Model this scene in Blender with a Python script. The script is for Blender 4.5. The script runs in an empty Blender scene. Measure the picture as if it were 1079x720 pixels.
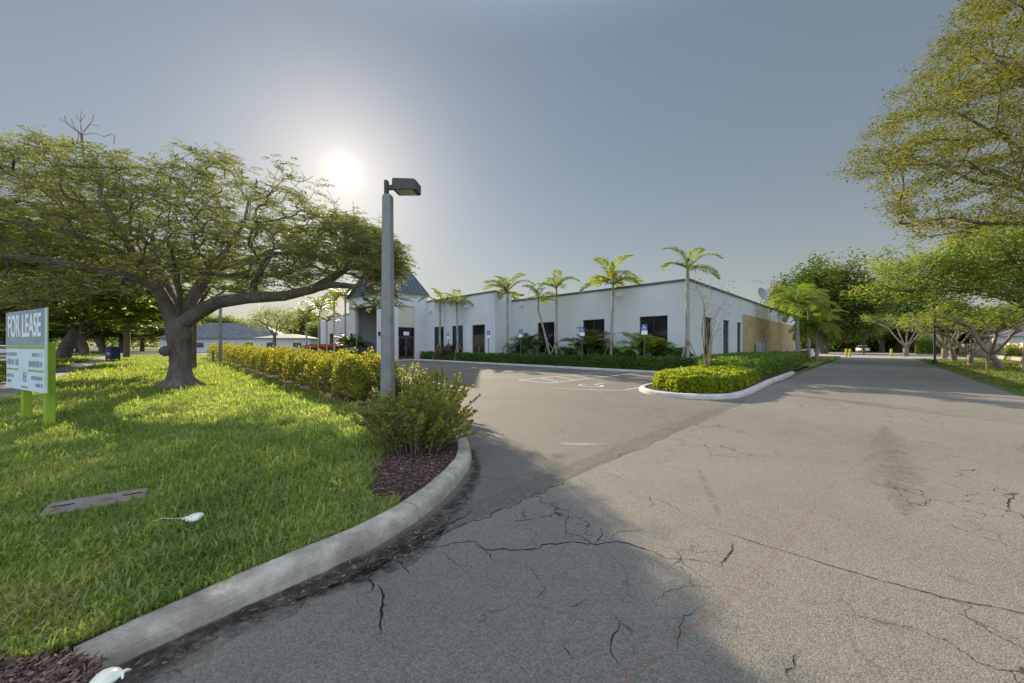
import bpy, math, random
import numpy as np
from mathutils import Vector, Euler

random.seed(11)
rng = np.random.default_rng(11)
rad = math.radians
scn = bpy.context.scene
col = scn.collection

# ------------------------------------------------------------------ camera
cam_d = bpy.data.cameras.new("camera")
cam_d.sensor_width = 36.0
cam_d.lens = 12.8
cam_d.shift_y = 4 / 1079
cam_d.clip_start = 0.05
cam_d.clip_end = 3000
cam = bpy.data.objects.new("camera", cam_d)
cam.location = (0, 0, 1.5)
cam.rotation_euler = (rad(90), 0, 0)
col.objects.link(cam)
scn.camera = cam

# ------------------------------------------------------------------ sun + sky
SUN = Vector((-0.4635, 1.0, 0.479)).normalized()
sun_d = bpy.data.lights.new("sun", "SUN")
sun_d.energy = 4.1
sun_d.angle = rad(0.5)
sun_d.color = (1.0, 0.86, 0.64)
sun = bpy.data.objects.new("sun", sun_d)
sun.rotation_euler = SUN.to_track_quat('Z', 'Y').to_euler()
sun.location = (-20, 40, 30)
col.objects.link(sun)

world = bpy.data.worlds.new("World")
scn.world = world
world.use_nodes = True
wt = world.node_tree
wt.nodes.clear()


def wn(t, **k):
    n = wt.nodes.new(t)
    for a, b in k.items():
        setattr(n, a, b)
    return n


def wl(a, b):
    wt.links.new(a, b)


def wmath(op, a, b=None, c=None, clamp=False):
    n = wn('ShaderNodeMath', operation=op)
    n.use_clamp = clamp
    for i, v in enumerate((a, b, c)):
        if v is None:
            continue
        if isinstance(v, (int, float)):
            n.inputs[i].default_value = v
        else:
            wl(v, n.inputs[i])
    return n.outputs[0]


sky = wn('ShaderNodeTexSky', sky_type='NISHITA')
sky.sun_disc = False
sky.sun_elevation = math.asin(SUN.z)
sky.sun_rotation = math.atan2(SUN.x, SUN.y)
sky.air_density = 1.0
sky.dust_density = 0.5
sky.ozone_density = 1.0
geo = wn('ShaderNodeNewGeometry')
# incoming points from the sky to the viewer: flip it for the looking direction
flip = wn('ShaderNodeVectorMath', operation='SCALE')
flip.inputs['Scale'].default_value = -1.0
wl(geo.outputs['Incoming'], flip.inputs[0])
dotn = wn('ShaderNodeVectorMath', operation='DOT_PRODUCT')
wl(flip.outputs[0], dotn.inputs[0])
dotn.inputs[1].default_value = SUN
sepn = wn('ShaderNodeSeparateXYZ')
wl(flip.outputs[0], sepn.inputs[0])
d = wmath('MAXIMUM', dotn.outputs['Value'], 0.0)
halo = wmath('ADD', wmath('ADD', wmath('MULTIPLY', wmath('POWER', d, 90.0), 0.28), wmath('MULTIPLY', wmath('POWER', d, 420.0), 0.3)),
             wmath('ADD', wmath('MULTIPLY', wmath('POWER', d, 1800.0), 0.6),
                   wmath('MULTIPLY', wmath('POWER', d, 12000.0), 6.0)))
# even hazy air, plus extra brightness overhead and behind the camera, added as fill
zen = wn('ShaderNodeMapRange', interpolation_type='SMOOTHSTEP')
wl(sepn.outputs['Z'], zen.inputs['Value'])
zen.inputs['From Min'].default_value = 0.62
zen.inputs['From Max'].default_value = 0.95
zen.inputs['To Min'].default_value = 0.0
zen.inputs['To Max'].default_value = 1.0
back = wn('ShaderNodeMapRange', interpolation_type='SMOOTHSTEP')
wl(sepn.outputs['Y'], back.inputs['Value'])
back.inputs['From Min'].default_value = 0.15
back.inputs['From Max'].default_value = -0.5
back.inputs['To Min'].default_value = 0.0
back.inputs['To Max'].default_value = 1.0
sky_fill = wmath('ADD', wmath('MULTIPLY', zen.outputs[0], 2.75), wmath('MULTIPLY', back.outputs[0], 3.4))
hz = wn('ShaderNodeMix', data_type='RGBA')
hz.inputs[0].default_value = 0.72
wl(sky.outputs[0], hz.inputs[6])
hz.inputs[7].default_value = (1.22, 1.46, 1.66, 1)
# paler band of thick air towards the horizon
hor = wmath('MULTIPLY', wmath('POWER', wmath('SUBTRACT', 1.0, wmath('ABSOLUTE', sepn.outputs['Z']), clamp=True), 4.5), 0.8)
hb = wn('ShaderNodeMix', data_type='RGBA')
wl(hor, hb.inputs[0])
wl(hz.outputs[2], hb.inputs[6])
hb.inputs[7].default_value = (3.3, 3.2, 2.55, 1)
add1 = wn('ShaderNodeMix', data_type='RGBA', blend_type='ADD')
add1.inputs[0].default_value = 1.0
wl(hb.outputs[2], add1.inputs[6])
hc = wn('ShaderNodeMix', data_type='RGBA', blend_type='MULTIPLY')
hc.inputs[0].default_value = 1.0
cmb = wn('ShaderNodeCombineXYZ')
for i in range(3):
    wl(halo, cmb.inputs[i])
wl(cmb.outputs[0], hc.inputs[6])
hc.inputs[7].default_value = (3.0, 2.75, 2.3, 1)
wl(hc.outputs[2], add1.inputs[7])
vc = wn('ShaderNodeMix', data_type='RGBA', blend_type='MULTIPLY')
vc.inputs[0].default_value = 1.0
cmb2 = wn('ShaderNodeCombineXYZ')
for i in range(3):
    wl(sky_fill, cmb2.inputs[i])
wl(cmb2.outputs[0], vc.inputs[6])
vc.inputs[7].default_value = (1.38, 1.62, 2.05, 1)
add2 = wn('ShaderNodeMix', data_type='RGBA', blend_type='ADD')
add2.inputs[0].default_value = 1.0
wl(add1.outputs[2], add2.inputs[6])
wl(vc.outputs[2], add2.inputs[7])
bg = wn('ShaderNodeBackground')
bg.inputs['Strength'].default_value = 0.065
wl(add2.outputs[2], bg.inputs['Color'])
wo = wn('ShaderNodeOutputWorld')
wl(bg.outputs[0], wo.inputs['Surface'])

vs = scn.view_settings
vs.view_transform = 'Standard'
vs.look = 'None'
vs.exposure = 1.27
vs.gamma = 1.0
vs.use_curve_mapping = False
scn.cycles.max_bounces = 10
scn.cycles.diffuse_bounces = 6
scn.cycles.transparent_max_bounces = 12
scn.cycles.use_denoising = True

# ------------------------------------------------------------------ coordinates
F = 384.0
S2 = math.sqrt(0.5)


def ab(a, b, z=0.0):
    """a runs along the side road, b along the office front."""
    return Vector((S2 * (a - b), S2 * (a + b), z))


def at(px, py, Y):
    return Vector(((px - 540) / F * Y, Y, 1.5 + (364 - py) / F * Y))


def gp(px, py, z=0.0):
    Y = (1.5 - z) * F / (py - 364)
    return Vector(((px - 540) / F * Y, Y, z))


LZ = 0.10    # lawn level

# ------------------------------------------------------------------ materials
MATS = {}


class NT:
    def __init__(self, name):
        m = bpy.data.materials.new(name)
        m.use_nodes = True
        self.m = m
        self.t = m.node_tree
        self.t.nodes.clear()
        self.out = self.t.nodes.new('ShaderNodeOutputMaterial')

    def n(self, t, **k):
        x = self.t.nodes.new(t)
        for a, b in k.items():
            setattr(x, a, b)
        return x

    def l(self, a, b):
        self.t.links.new(a, b)

    def coord(self, which='Object'):
        return self.n('ShaderNodeTexCoord').outputs[which]

    def pos(self):
        return self.n('ShaderNodeNewGeometry').outputs['Position']

    def noise(self, vec, scale, detail=4.0, rough=0.55, dist=0.0):
        x = self.n('ShaderNodeTexNoise')
        x.inputs['Scale'].default_value = scale
        x.inputs['Detail'].default_value = detail
        x.inputs['Roughness'].default_value = rough
        x.inputs['Distortion'].default_value = dist
        if vec is not None:
            self.l(vec, x.inputs['Vector'])
        return x.outputs['Fac']

    def ramp(self, fac, stops):
        r = self.n('ShaderNodeValToRGB')
        e = r.color_ramp.elements
        while len(e) < len(stops):
            e.new(0.5)
        for i, (p, c) in enumerate(stops):
            e[i].position = p
            e[i].color = tuple(c) + ((1,) if len(c) == 3 else ())
        self.l(fac, r.inputs[0])
        return r.outputs[0]

    def mix(self, fac, a, b, mode='MIX'):
        x = self.n('ShaderNodeMix', data_type='RGBA', blend_type=mode)
        for sock, v in ((0, fac), (6, a), (7, b)):
            if isinstance(v, (int, float)):
                x.inputs[sock].default_value = v
            elif isinstance(v, tuple):
                x.inputs[sock].default_value = tuple(v) + ((1,) if len(v) == 3 else ())
            else:
                self.l(v, x.inputs[sock])
        return x.outputs[2]

    def math(self, op, a, b=None, clamp=False):
        x = self.n('ShaderNodeMath', operation=op)
        x.use_clamp = clamp
        for i, v in enumerate((a, b)):
            if v is None:
                continue
            if isinstance(v, (int, float)):
                x.inputs[i].default_value = v
            else:
                self.l(v, x.inputs[i])
        return x.outputs[0]

    def rng(self, v, a, b, c, d):
        x = self.n('ShaderNodeMapRange')
        self.l(v, x.inputs[0])
        for i, q in enumerate((a, b, c, d)):
            x.inputs[i + 1].default_value = q
        return x.outputs[0]

    def bump(self, h, strength, dist):
        x = self.n('ShaderNodeBump')
        x.inputs['Strength'].default_value = strength
        x.inputs['Distance'].default_value = dist
        self.l(h, x.inputs['Height'])
        return x.outputs[0]

    def bsdf(self, color, rough=0.7, spec=0.3, metal=0.0, normal=None, alpha=None):
        p = self.n('ShaderNodeBsdfPrincipled')
        if isinstance(color, tuple):
            p.inputs['Base Color'].default_value = tuple(color) + (1,)
        else:
            self.l(color, p.inputs['Base Color'])
        if isinstance(rough, (int, float)):
            p.inputs['Roughness'].default_value = rough
        else:
            self.l(rough, p.inputs['Roughness'])
        p.inputs['Specular IOR Level'].default_value = spec
        p.inputs['Metallic'].default_value = metal
        if normal is not None:
            self.l(normal, p.inputs['Normal'])
        if alpha is not None:
            self.l(alpha, p.inputs['Alpha'])
        return p.outputs[0]

    def done(self, sh):
        self.l(sh, self.out.inputs['Surface'])
        return self.m


def plain(name, color, rough=0.6, spec=0.3, metal=0.0, var=0.18, scale=6.0, bump=0.0, bscale=40.0):
    t = NT(name)
    v = t.coord()
    f = t.noise(v, scale, 5.0, 0.6)
    lo = tuple(c * (1 - var) for c in color)
    hi = tuple(min(1, c * (1 + var)) for c in color)
    c = t.ramp(f, [(0.3, lo), (0.7, hi)])
    nrm = t.bump(t.noise(v, bscale, 4.0), bump, 0.02) if bump else None
    return t.done(t.bsdf(c, rough, spec, metal, nrm))


def leafmat(name, cols, trans=0.45, tcol=None, rough=0.5, clump=0.7, spec=0.25):
    """leaves: colour differs leaf by leaf and, gently, branch by branch"""
    t = NT(name)
    g = t.n('ShaderNodeNewGeometry')
    r = g.outputs['Random Per Island']
    cl = t.noise(g.outputs['Position'], clump, 2.0, 0.5)
    f = t.math('ADD', t.math('MULTIPLY', r, 0.6), t.math('MULTIPLY', t.rng(cl, 0.3, 0.7, 0.0, 1.0), 0.4), clamp=True)
    n = len(cols)
    c = t.ramp(f, [(0.08 + 0.84 * i / max(1, n - 1), cc) for i, cc in enumerate(cols)])
    p = t.bsdf(c, rough, spec)
    tr = t.n('ShaderNodeBsdfTranslucent')
    tc = t.mix(1.0, c, tcol or (1.0, 1.0, 0.5), 'MULTIPLY')
    sc = t.n('ShaderNodeVectorMath', operation='SCALE')
    sc.inputs['Scale'].default_value = 1.9
    t.l(tc, sc.inputs[0])
    t.l(sc.outputs[0], tr.inputs['Color'])
    ms = t.n('ShaderNodeMixShader')
    ms.inputs[0].default_value = trans
    t.l(p, ms.inputs[1])
    t.l(tr.outputs[0], ms.inputs[2])
    return t.done(ms.outputs[0])


def asphalt(name, base, speck, crackamt, tint):
    t = NT(name)
    p = t.pos()
    big = t.noise(p, 0.22, 5.0, 0.6, 0.4)
    mid = t.noise(p, 2.2, 5.0, 0.65)
    fine = t.noise(p, 120.0, 3.0, 0.75)
    vor = t.n('ShaderNodeTexVoronoi')
    vor.inputs['Scale'].default_value = 125.0
    t.l(p, vor.inputs['Vector'])
    sp = t.n('ShaderNodeSeparateColor')
    t.l(vor.outputs['Color'], sp.inputs[0])
    lo = tuple(c * 0.80 for c in base)
    hi = tuple(c * 1.14 for c in base)
    c = t.ramp(big, [(0.3, lo), (0.72, hi)])
    c = t.mix(t.rng(mid, 0.35, 0.75, 0.0, 0.6), c, tint)
    s1 = t.rng(sp.outputs[0], 0.0, 1.0, 1.0 - speck, 1.0 + speck)
    s2 = t.rng(fine, 0.3, 0.7, 1.0 - speck * 0.8, 1.0 + speck * 0.8)
    k = t.math('MULTIPLY', s1, s2)
    kk = t.n('ShaderNodeCombineXYZ')
    for i in range(3):
        t.l(k, kk.inputs[i])
    c = t.mix(1.0, c, kk.outputs[0], 'MULTIPLY')
    # fine map cracking, only here and there
    wv = t.n('ShaderNodeVectorMath', operation='ADD')
    nz = t.n('ShaderNodeTexNoise')
    nz.inputs['Scale'].default_value = 3.0
    nz.inputs['Detail'].default_value = 5.0
    t.l(p, nz.inputs['Vector'])
    sc = t.n('ShaderNodeVectorMath', operation='SCALE')
    sc.inputs['Scale'].default_value = 0.55
    t.l(nz.outputs['Color'], sc.inputs[0])
    t.l(p, wv.inputs[0])
    t.l(sc.outputs[0], wv.inputs[1])
    ve = t.n('ShaderNodeTexVoronoi', feature='DISTANCE_TO_EDGE')
    ve.inputs['Scale'].default_value = 2.1
    t.l(wv.outputs[0], ve.inputs['Vector'])
    line = t.rng(ve.outputs['Distance'], 0.0, 0.017, 1.0, 0.0)
    mask = t.rng(t.noise(p, 0.45, 3.0), 0.50, 0.60, 0.0, crackamt)
    lm = t.math('MULTIPLY', line, mask, clamp=True)
    c = t.mix(lm, c, (0.02, 0.018, 0.016))
    h = t.math('SUBTRACT', t.math('ADD', fine, t.math('MULTIPLY', vor.outputs['Distance'], -0.9)), lm)
    nrm = t.bump(h, 0.4, 0.008)
    return t.done(t.bsdf(c, 0.88, 0.18, 0.0, nrm))


def decal(name, color, amount, scale=9.0, thresh=0.42):
    """worn paint or a stain: real pigment with holes worn through"""
    t = NT(name)
    p = t.pos()
    f = t.math('MULTIPLY', t.rng(t.noise(p, scale, 6.0, 0.7), thresh - 0.12, thresh + 0.22, 0.0, 1.0), amount)
    return t.done(t.bsdf(color, 0.85, 0.15, alpha=f))


M = MATS
M['road'] = asphalt("road_asphalt", (0.175, 0.162, 0.137), 0.27, 1.0, (0.20, 0.175, 0.145))
M['lot'] = asphalt("lot_asphalt", (0.140, 0.129, 0.109), 0.24, 0.5, (0.17, 0.148, 0.125))
M['street'] = asphalt("street_asphalt", (0.15, 0.145, 0.135), 0.3, 0.2, (0.13, 0.12, 0.11))
M['crack'] = plain("crack_dark_gap", (0.022, 0.02, 0.018), 0.95, 0.05)  # near-black colour of the crack strips and lid slots
M['seam'] = decal("seam_dust", (0.115, 0.10, 0.085), 0.35, 14.0, 0.5)
M['patchpale'] = decal("worn_pale_patch", (0.40, 0.37, 0.32), 0.75, 4.0, 0.45)
M['oil'] = decal("oil_stain", (0.085, 0.068, 0.054), 0.055, 6.0, 0.45)
M['red'] = decal("faded_red_paint", (0.36, 0.13, 0.10), 0.34, 22.0, 0.55)
M['white_line'] = decal("worn_white_paint", (0.70, 0.69, 0.66), 0.85, 12.0, 0.42)
M['debris'] = decal("wet_debris_dirt", (0.038, 0.032, 0.028), 0.27, 11.0, 0.47)


def concrete_mat(name, base, dirt, amt=0.55, scale=2.4):
    t = NT(name)
    p = t.pos()
    f = t.noise(p, scale, 7.0, 0.65, 0.3)
    c = t.ramp(f, [(0.28, dirt), (0.28 + 0.3 * amt, tuple((a + b) / 2 for a, b in zip(base, dirt))), (0.66, base)])
    g = t.noise(p, 60, 4, 0.7)
    gg = t.ramp(g, [(0.3, (0.78, 0.78, 0.78)), (0.7, (1, 1, 1))])
    c = t.mix(1.0, c, gg, 'MULTIPLY')
    return t.done(t.bsdf(c, 0.85, 0.2, 0, t.bump(t.math('ADD', g, f), 0.35, 0.02)))


M['kerb'] = concrete_mat("kerb_concrete", (0.56, 0.51, 0.42), (0.25, 0.205, 0.155), 0.75, 4.2)
M['kerb2'] = concrete_mat("kerb_painted_concrete", (0.62, 0.60, 0.54), (0.30, 0.28, 0.25), 0.4)
M['sidewalk'] = concrete_mat("sidewalk_concrete", (0.42, 0.40, 0.37), (0.24, 0.22, 0.20))
M['pole'] = concrete_mat("pole_concrete", (0.34, 0.335, 0.32), (0.20, 0.195, 0.19), 0.5, 1.6)
M['coverlid'] = concrete_mat("weathered_lid", (0.30, 0.245, 0.215), (0.15, 0.12, 0.105), 0.5, 7.0)


def soil_mat(name, cols, scale=30):
    t = NT(name)
    p = t.pos()
    f = t.noise(p, scale, 6, 0.75)
    c = t.ramp(f, [(0.3 + 0.4 * i / (len(cols) - 1), k) for i, k in enumerate(cols)])
    return t.done(t.bsdf(c, 0.95, 0.1, 0, t.bump(f, 0.8, 0.04)))


M['mulch_soil'] = soil_mat("mulch_soil", [(0.03, 0.018, 0.014), (0.09, 0.055, 0.045), (0.16, 0.10, 0.08)], 45)
M['lawn_soil'] = soil_mat("lawn_soil", [(0.03, 0.05, 0.012), (0.06, 0.10, 0.02), (0.10, 0.13, 0.035)], 24)
M['verge_soil'] = soil_mat("verge_grass_soil", [(0.05, 0.075, 0.02), (0.10, 0.13, 0.035), (0.17, 0.17, 0.06)], 14)
M['far_ground'] = soil_mat("far_ground", [(0.05, 0.07, 0.025), (0.09, 0.11, 0.04), (0.13, 0.13, 0.06)], 0.6)


def stucco(name, base, var=0.08, streak=0.03):
    t = NT(name)
    p = t.pos()
    f = t.noise(p, 0.7, 5, 0.6)
    mp = t.n('ShaderNodeMapping')
    mp.inputs['Scale'].default_value = (1.0, 1.0, 0.12)
    t.l(p, mp.inputs['Vector'])
    s = t.noise(mp.outputs[0], 1.6, 6, 0.65)
    c = t.ramp(f, [(0.3, tuple(x * (1 - var) for x in base)), (0.7, base)])
    ss = t.ramp(s, [(0.36, (1 - streak, 1 - streak, 1 - streak)), (0.56, (1, 1, 1))])
    c = t.mix(1.0, c, ss, 'MULTIPLY')
    return t.done(t.bsdf(c, 0.9, 0.15, 0, t.bump(t.noise(p, 55, 4, 0.7), 0.25, 0.015)))


M['white_wall'] = stucco("white_stucco", (0.68, 0.69, 0.69))
M['cream_wall'] = stucco("cream_stucco", (0.64, 0.60, 0.48))
M['house_white'] = stucco("house_white_stucco", (0.66, 0.66, 0.64))
M['beige_wall'] = stucco("beige_stucco", (0.58, 0.50, 0.35))


def block_mat():
    t = NT("tan_block")
    p = t.coord()
    br = t.n('ShaderNodeTexBrick')
    br.inputs['Scale'].default_value = 1.0
    br.inputs['Brick Width'].default_value = 0.6
    br.inputs['Row Height'].default_value = 0.3
    br.inputs['Mortar Size'].default_value = 0.012
    br.inputs['Color1'].default_value = (0.52, 0.40, 0.22, 1)
    br.inputs['Color2'].default_value = (0.46, 0.35, 0.19, 1)
    br.inputs['Mortar'].default_value = (0.36, 0.28, 0.16, 1)
    # lay the courses along the wall (a direction) and up z
    sep = t.n('ShaderNodeSeparateXYZ')
    t.l(t.pos(), sep.inputs[0])
    along = t.math('MULTIPLY', t.math('ADD', sep.outputs[0], sep.outputs[1]), S2)
    cb = t.n('ShaderNodeCombineXYZ')
    t.l(along, cb.inputs[0])
    t.l(sep.outputs[2], cb.inputs[1])
    t.l(cb.outputs[0], br.inputs['Vector'])
    f = t.noise(p, 0.8, 5, 0.6)
    c = t.mix(1.0, br.outputs['Color'], t.ramp(f, [(0.3, (0.85, 0.85, 0.85)), (0.7, (1.08, 1.05, 1.0))]), 'MULTIPLY')
    return t.done(t.bsdf(c, 0.9, 0.15, 0, t.bump(br.outputs['Fac'], -0.3, 0.01)))


M['tan_block'] = block_mat()


def glass_mat(name, col_, rough=0.06):
    t = NT(name)
    p = t.pos()
    f = t.noise(p, 0.6, 3)
    c = t.ramp(f, [(0.35, tuple(x * 0.6 for x in col_)), (0.7, col_)])
    return t.done(t.bsdf(c, rough, 0.6, 0, t.bump(t.noise(p, 0.9, 2), 0.05, 0.05)))


M['glass'] = glass_mat("dark_tinted_glass", (0.018, 0.022, 0.026))
M['car_glass'] = glass_mat("car_glass", (0.03, 0.035, 0.04), 0.05)
M['frame_dark'] = plain("dark_bronze_frame", (0.035, 0.032, 0.03), 0.5, 0.4)
M['coping'] = plain("coping_dark_metal", (0.10, 0.105, 0.11), 0.5, 0.4)
M['roof_metal'] = plain("grey_standing_seam_metal", (0.085, 0.105, 0.115), 0.6, 0.3, 0.0, 0.12, 0.8)
M['door_brown'] = plain("brown_door", (0.10, 0.05, 0.038), 0.5, 0.4)
M['white_metal'] = plain("white_enamel", (0.78, 0.78, 0.76), 0.45, 0.4, 0, 0.06)
M['grey_metal'] = plain("grey_painted_metal", (0.33, 0.35, 0.36), 0.5, 0.4)
M['dish'] = plain("dish_grey", (0.30, 0.31, 0.32), 0.55, 0.4)
M['lamp_dark'] = plain("lamp_bronze", (0.055, 0.058, 0.05), 0.5, 0.4)
M['black_metal'] = plain("black_metal", (0.02, 0.02, 0.022), 0.5, 0.4)
M['lens'] = plain("lamp_lens", (0.55, 0.55, 0.48), 0.25, 0.5)
M['sign_white'] = plain("sign_white_panel", (0.66, 0.74, 0.76), 0.5, 0.35, 0, 0.05, 1.5)


def sign_photo_mat():
    t = NT("printed_grey_band")
    p = t.coord()
    f = t.noise(p, 2.2, 5, 0.6, 0.5)
    c = t.ramp(f, [(0.3, (0.20, 0.25, 0.28)), (0.55, (0.27, 0.33, 0.36)), (0.75, (0.36, 0.41, 0.43))])
    return t.done(t.bsdf(c, 0.45, 0.35))


M['sign_grey'] = sign_photo_mat()
M['sign_green'] = plain("lime_green_paint", (0.30, 0.42, 0.03), 0.5, 0.35, 0, 0.15, 3)
M['ink'] = plain("printed_ink", (0.30, 0.38, 0.42), 0.6, 0.2)
M['print_white'] = plain("printed_white", (0.84, 0.86, 0.84), 0.5, 0.3, 0, 0.03)
M['adablue'] = plain("sign_blue", (0.02, 0.09, 0.33), 0.45, 0.4, 0, 0.08)
M['mailblue'] = plain("mailbox_blue", (0.022, 0.045, 0.15), 0.45, 0.4, 0, 0.15)
M['yellow'] = plain("safety_yellow", (0.50, 0.33, 0.04), 0.6, 0.3, 0, 0.2)
M['wood_old'] = plain("weathered_timber", (0.22, 0.17, 0.12), 0.85, 0.15, 0, 0.35, 14, 0.4, 60)
M['wood_stake'] = plain("pale_stake_timber", (0.33, 0.27, 0.20), 0.8, 0.15, 0, 0.25, 14)
M['orange_wood'] = plain("orange_stake", (0.42, 0.17, 0.06), 0.8, 0.15)
M['car_white'] = plain("white_car_paint", (0.72, 0.74, 0.76), 0.25, 0.5, 0, 0.03)
M['car_silver'] = plain("silver_car_paint", (0.45, 0.47, 0.48), 0.25, 0.6, 0.3, 0.03)
M['rubber'] = plain("tyre_rubber", (0.02, 0.02, 0.02), 0.8, 0.2)
M['red_light'] = plain("tail_lamp_red", (0.35, 0.02, 0.02), 0.3, 0.5)
M['planter_red'] = plain("dark_red_masonry", (0.16, 0.045, 0.04), 0.85, 0.2, 0, 0.3, 8)
M['plastic_white'] = plain("pale_balloon_skin", (0.74, 0.76, 0.62), 0.3, 0.5, 0, 0.12, 18)
M['house_roof'] = plain("grey_roof_tile", (0.15, 0.145, 0.15), 0.8, 0.2, 0, 0.25, 1.2)
M['pod'] = plain("dark_seed_pod", (0.03, 0.02, 0.016), 0.7, 0.2)
M['deadleaf'] = leafmat("dry_leaf", [(0.16, 0.06, 0.02), (0.30, 0.15, 0.06), (0.36, 0.24, 0.10)], 0.15, (1, .9, .7))
M['chip'] = leafmat("mulch_chip", [(0.030, 0.018, 0.015), (0.093, 0.054, 0.043), (0.187, 0.117, 0.093), (0.289, 0.198, 0.162)], 0.02)


def bark_mat(name, a, b, scale=5.0, bump=0.6, stretch=0.35):
    t = NT(name)
    p = t.coord()
    mp = t.n('ShaderNodeMapping')
    mp.inputs['Scale'].default_value = (1, 1, stretch)
    t.l(p, mp.inputs['Vector'])
    f = t.noise(mp.outputs[0], scale, 7, 0.7, 0.8)
    g = t.noise(p, 1.1, 3, 0.5)
    c = t.ramp(f, [(0.32, a), (0.66, b)])
    c = t.mix(t.rng(g, 0.4, 0.7, 0.0, 0.5), c, tuple(x * 1.35 for x in b))
    return t.done(t.bsdf(c, 0.9, 0.15, 0, t.bump(f, bump, 0.06)))


M['bark'] = bark_mat("grey_brown_bark", (0.075, 0.06, 0.052), (0.21, 0.175, 0.155), 6.0, 0.7)
M['bark_pale'] = bark_mat("pale_bark", (0.11, 0.085, 0.07), (0.26, 0.21, 0.17), 7.0, 0.5)
M['bark_palm'] = bark_mat("palm_bark", (0.19, 0.175, 0.15), (0.38, 0.35, 0.30), 4.0, 0.4, 3.0)
M['bark_dry'] = bark_mat("dry_twig_bark", (0.14, 0.10, 0.06), (0.32, 0.24, 0.15), 8.0, 0.3)

M['grass'] = leafmat("lawn_blades", [(0.093, 0.150, 0.052), (0.149, 0.221, 0.062), (0.217, 0.281, 0.076), (0.292, 0.330, 0.101), (0.373, 0.359, 0.181)], 0.5, (1.0, 1.0, 0.42), 0.6, 0.9)
M['verge_grass'] = leafmat("verge_blades", [(0.07, 0.10, 0.02), (0.13, 0.16, 0.03), (0.22, 0.21, 0.06)], 0.35, (1, 1, .45), 0.6, 0.6)
M['poinciana'] = leafmat("feathery_leaflets", [(0.081, 0.100, 0.054), (0.119, 0.145, 0.060), (0.180, 0.190, 0.066), (0.266, 0.230, 0.072)], 0.42, (1.0, 0.98, 0.55), 0.55, 0.5)
M['strip_leaf'] = leafmat("street_tree_leaflets", [(0.064, 0.108, 0.028), (0.112, 0.162, 0.035), (0.192, 0.209, 0.042)], 0.42, (1, 1, .4), 0.55, 0.4)
M['far_leaf'] = leafmat("far_sunlit_leaves", [(0.078, 0.125, 0.030), (0.156, 0.200, 0.042), (0.260, 0.263, 0.060)], 0.45, (1, 1, .45), 0.55, 0.3)
M['ficus'] = leafmat("dark_ficus_leaves", [(0.035, 0.080, 0.021), (0.064, 0.120, 0.027), (0.120, 0.168, 0.030), (0.256, 0.200, 0.038)], 0.28, (1, 1, .4), 0.45, 0.22)
M['olive_leaf'] = leafmat("yellow_olive_leaves", [(0.06, 0.08, 0.026), (0.105, 0.125, 0.036), (0.165, 0.17, 0.046), (0.25, 0.215, 0.06)], 0.35, (1, .95, .4), 0.5, 0.5)
M['light_leaf'] = leafmat("light_green_leaves", [(0.11, 0.155, 0.04), (0.18, 0.225, 0.05), (0.27, 0.285, 0.065)], 0.4, (1, 1, .4), 0.5, 0.4)
M['hedge_leaf'] = leafmat("cocoplum_leaves", [(0.075, 0.115, 0.028), (0.14, 0.175, 0.036), (0.235, 0.245, 0.045), (0.33, 0.29, 0.06)], 0.46, (1, .97, .4), 0.55, 1.6, 0.2)
M['hedge_tip'] = leafmat("cocoplum_new_leaves", [(0.209, 0.242, 0.036), (0.304, 0.304, 0.048), (0.342, 0.231, 0.072), (0.285, 0.126, 0.072)], 0.42, (1, .9, .5), 0.55, 2.0, 0.2)
M['yellow_shrub'] = leafmat("gold_shrub_leaves", [(0.10, 0.15, 0.012), (0.20, 0.24, 0.016), (0.32, 0.33, 0.025)], 0.36, (1, 1, .35), 0.45, 1.4)
M['dark_shrub'] = leafmat("dark_shrub_leaves", [(0.036, 0.080, 0.020), (0.072, 0.136, 0.027), (0.126, 0.192, 0.034)], 0.3, (1, 1, .4), 0.4, 1.0)
M['mid_shrub'] = leafmat("mid_shrub_leaves", [(0.053, 0.109, 0.021), (0.105, 0.174, 0.030), (0.180, 0.239, 0.045)], 0.34, (1, 1, .4), 0.4, 0.8)
M['red_shrub'] = leafmat("red_bract_leaves", [(0.088, 0.016, 0.024), (0.143, 0.028, 0.040), (0.055, 0.056, 0.024)], 0.35, (1, .8, .8), 0.5, 1.0)
M['cordyline'] = leafmat("burgundy_leaves", [(0.045, 0.018, 0.022), (0.09, 0.035, 0.04), (0.12, 0.075, 0.055)], 0.25, (1, .7, .6), 0.4, 1.0)
M['palm_leaf'] = leafmat("palm_leaflets", [(0.112, 0.162, 0.025), (0.195, 0.236, 0.031), (0.330, 0.297, 0.049)], 0.4, (1, 1, .4), 0.4, 0.8)
M['palm_bright'] = leafmat("bright_palm_leaflets", [(0.11, 0.17, 0.02), (0.19, 0.26, 0.026), (0.30, 0.32, 0.04)], 0.42, (1, 1, .4), 0.4, 0.7)
M['palm_dark'] = leafmat("dark_palm_leaflets", [(0.048, 0.090, 0.029), (0.088, 0.143, 0.035), (0.160, 0.203, 0.048)], 0.32, (1, 1, .4), 0.4, 0.8)
M['shaft'] = plain("green_crownshaft", (0.20, 0.22, 0.10), 0.5, 0.3)
M['dryleaf_tree'] = leafmat("few_dry_leaves", [(0.10, 0.10, 0.03), (0.20, 0.15, 0.06), (0.16, 0.07, 0.03)], 0.3)


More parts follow.
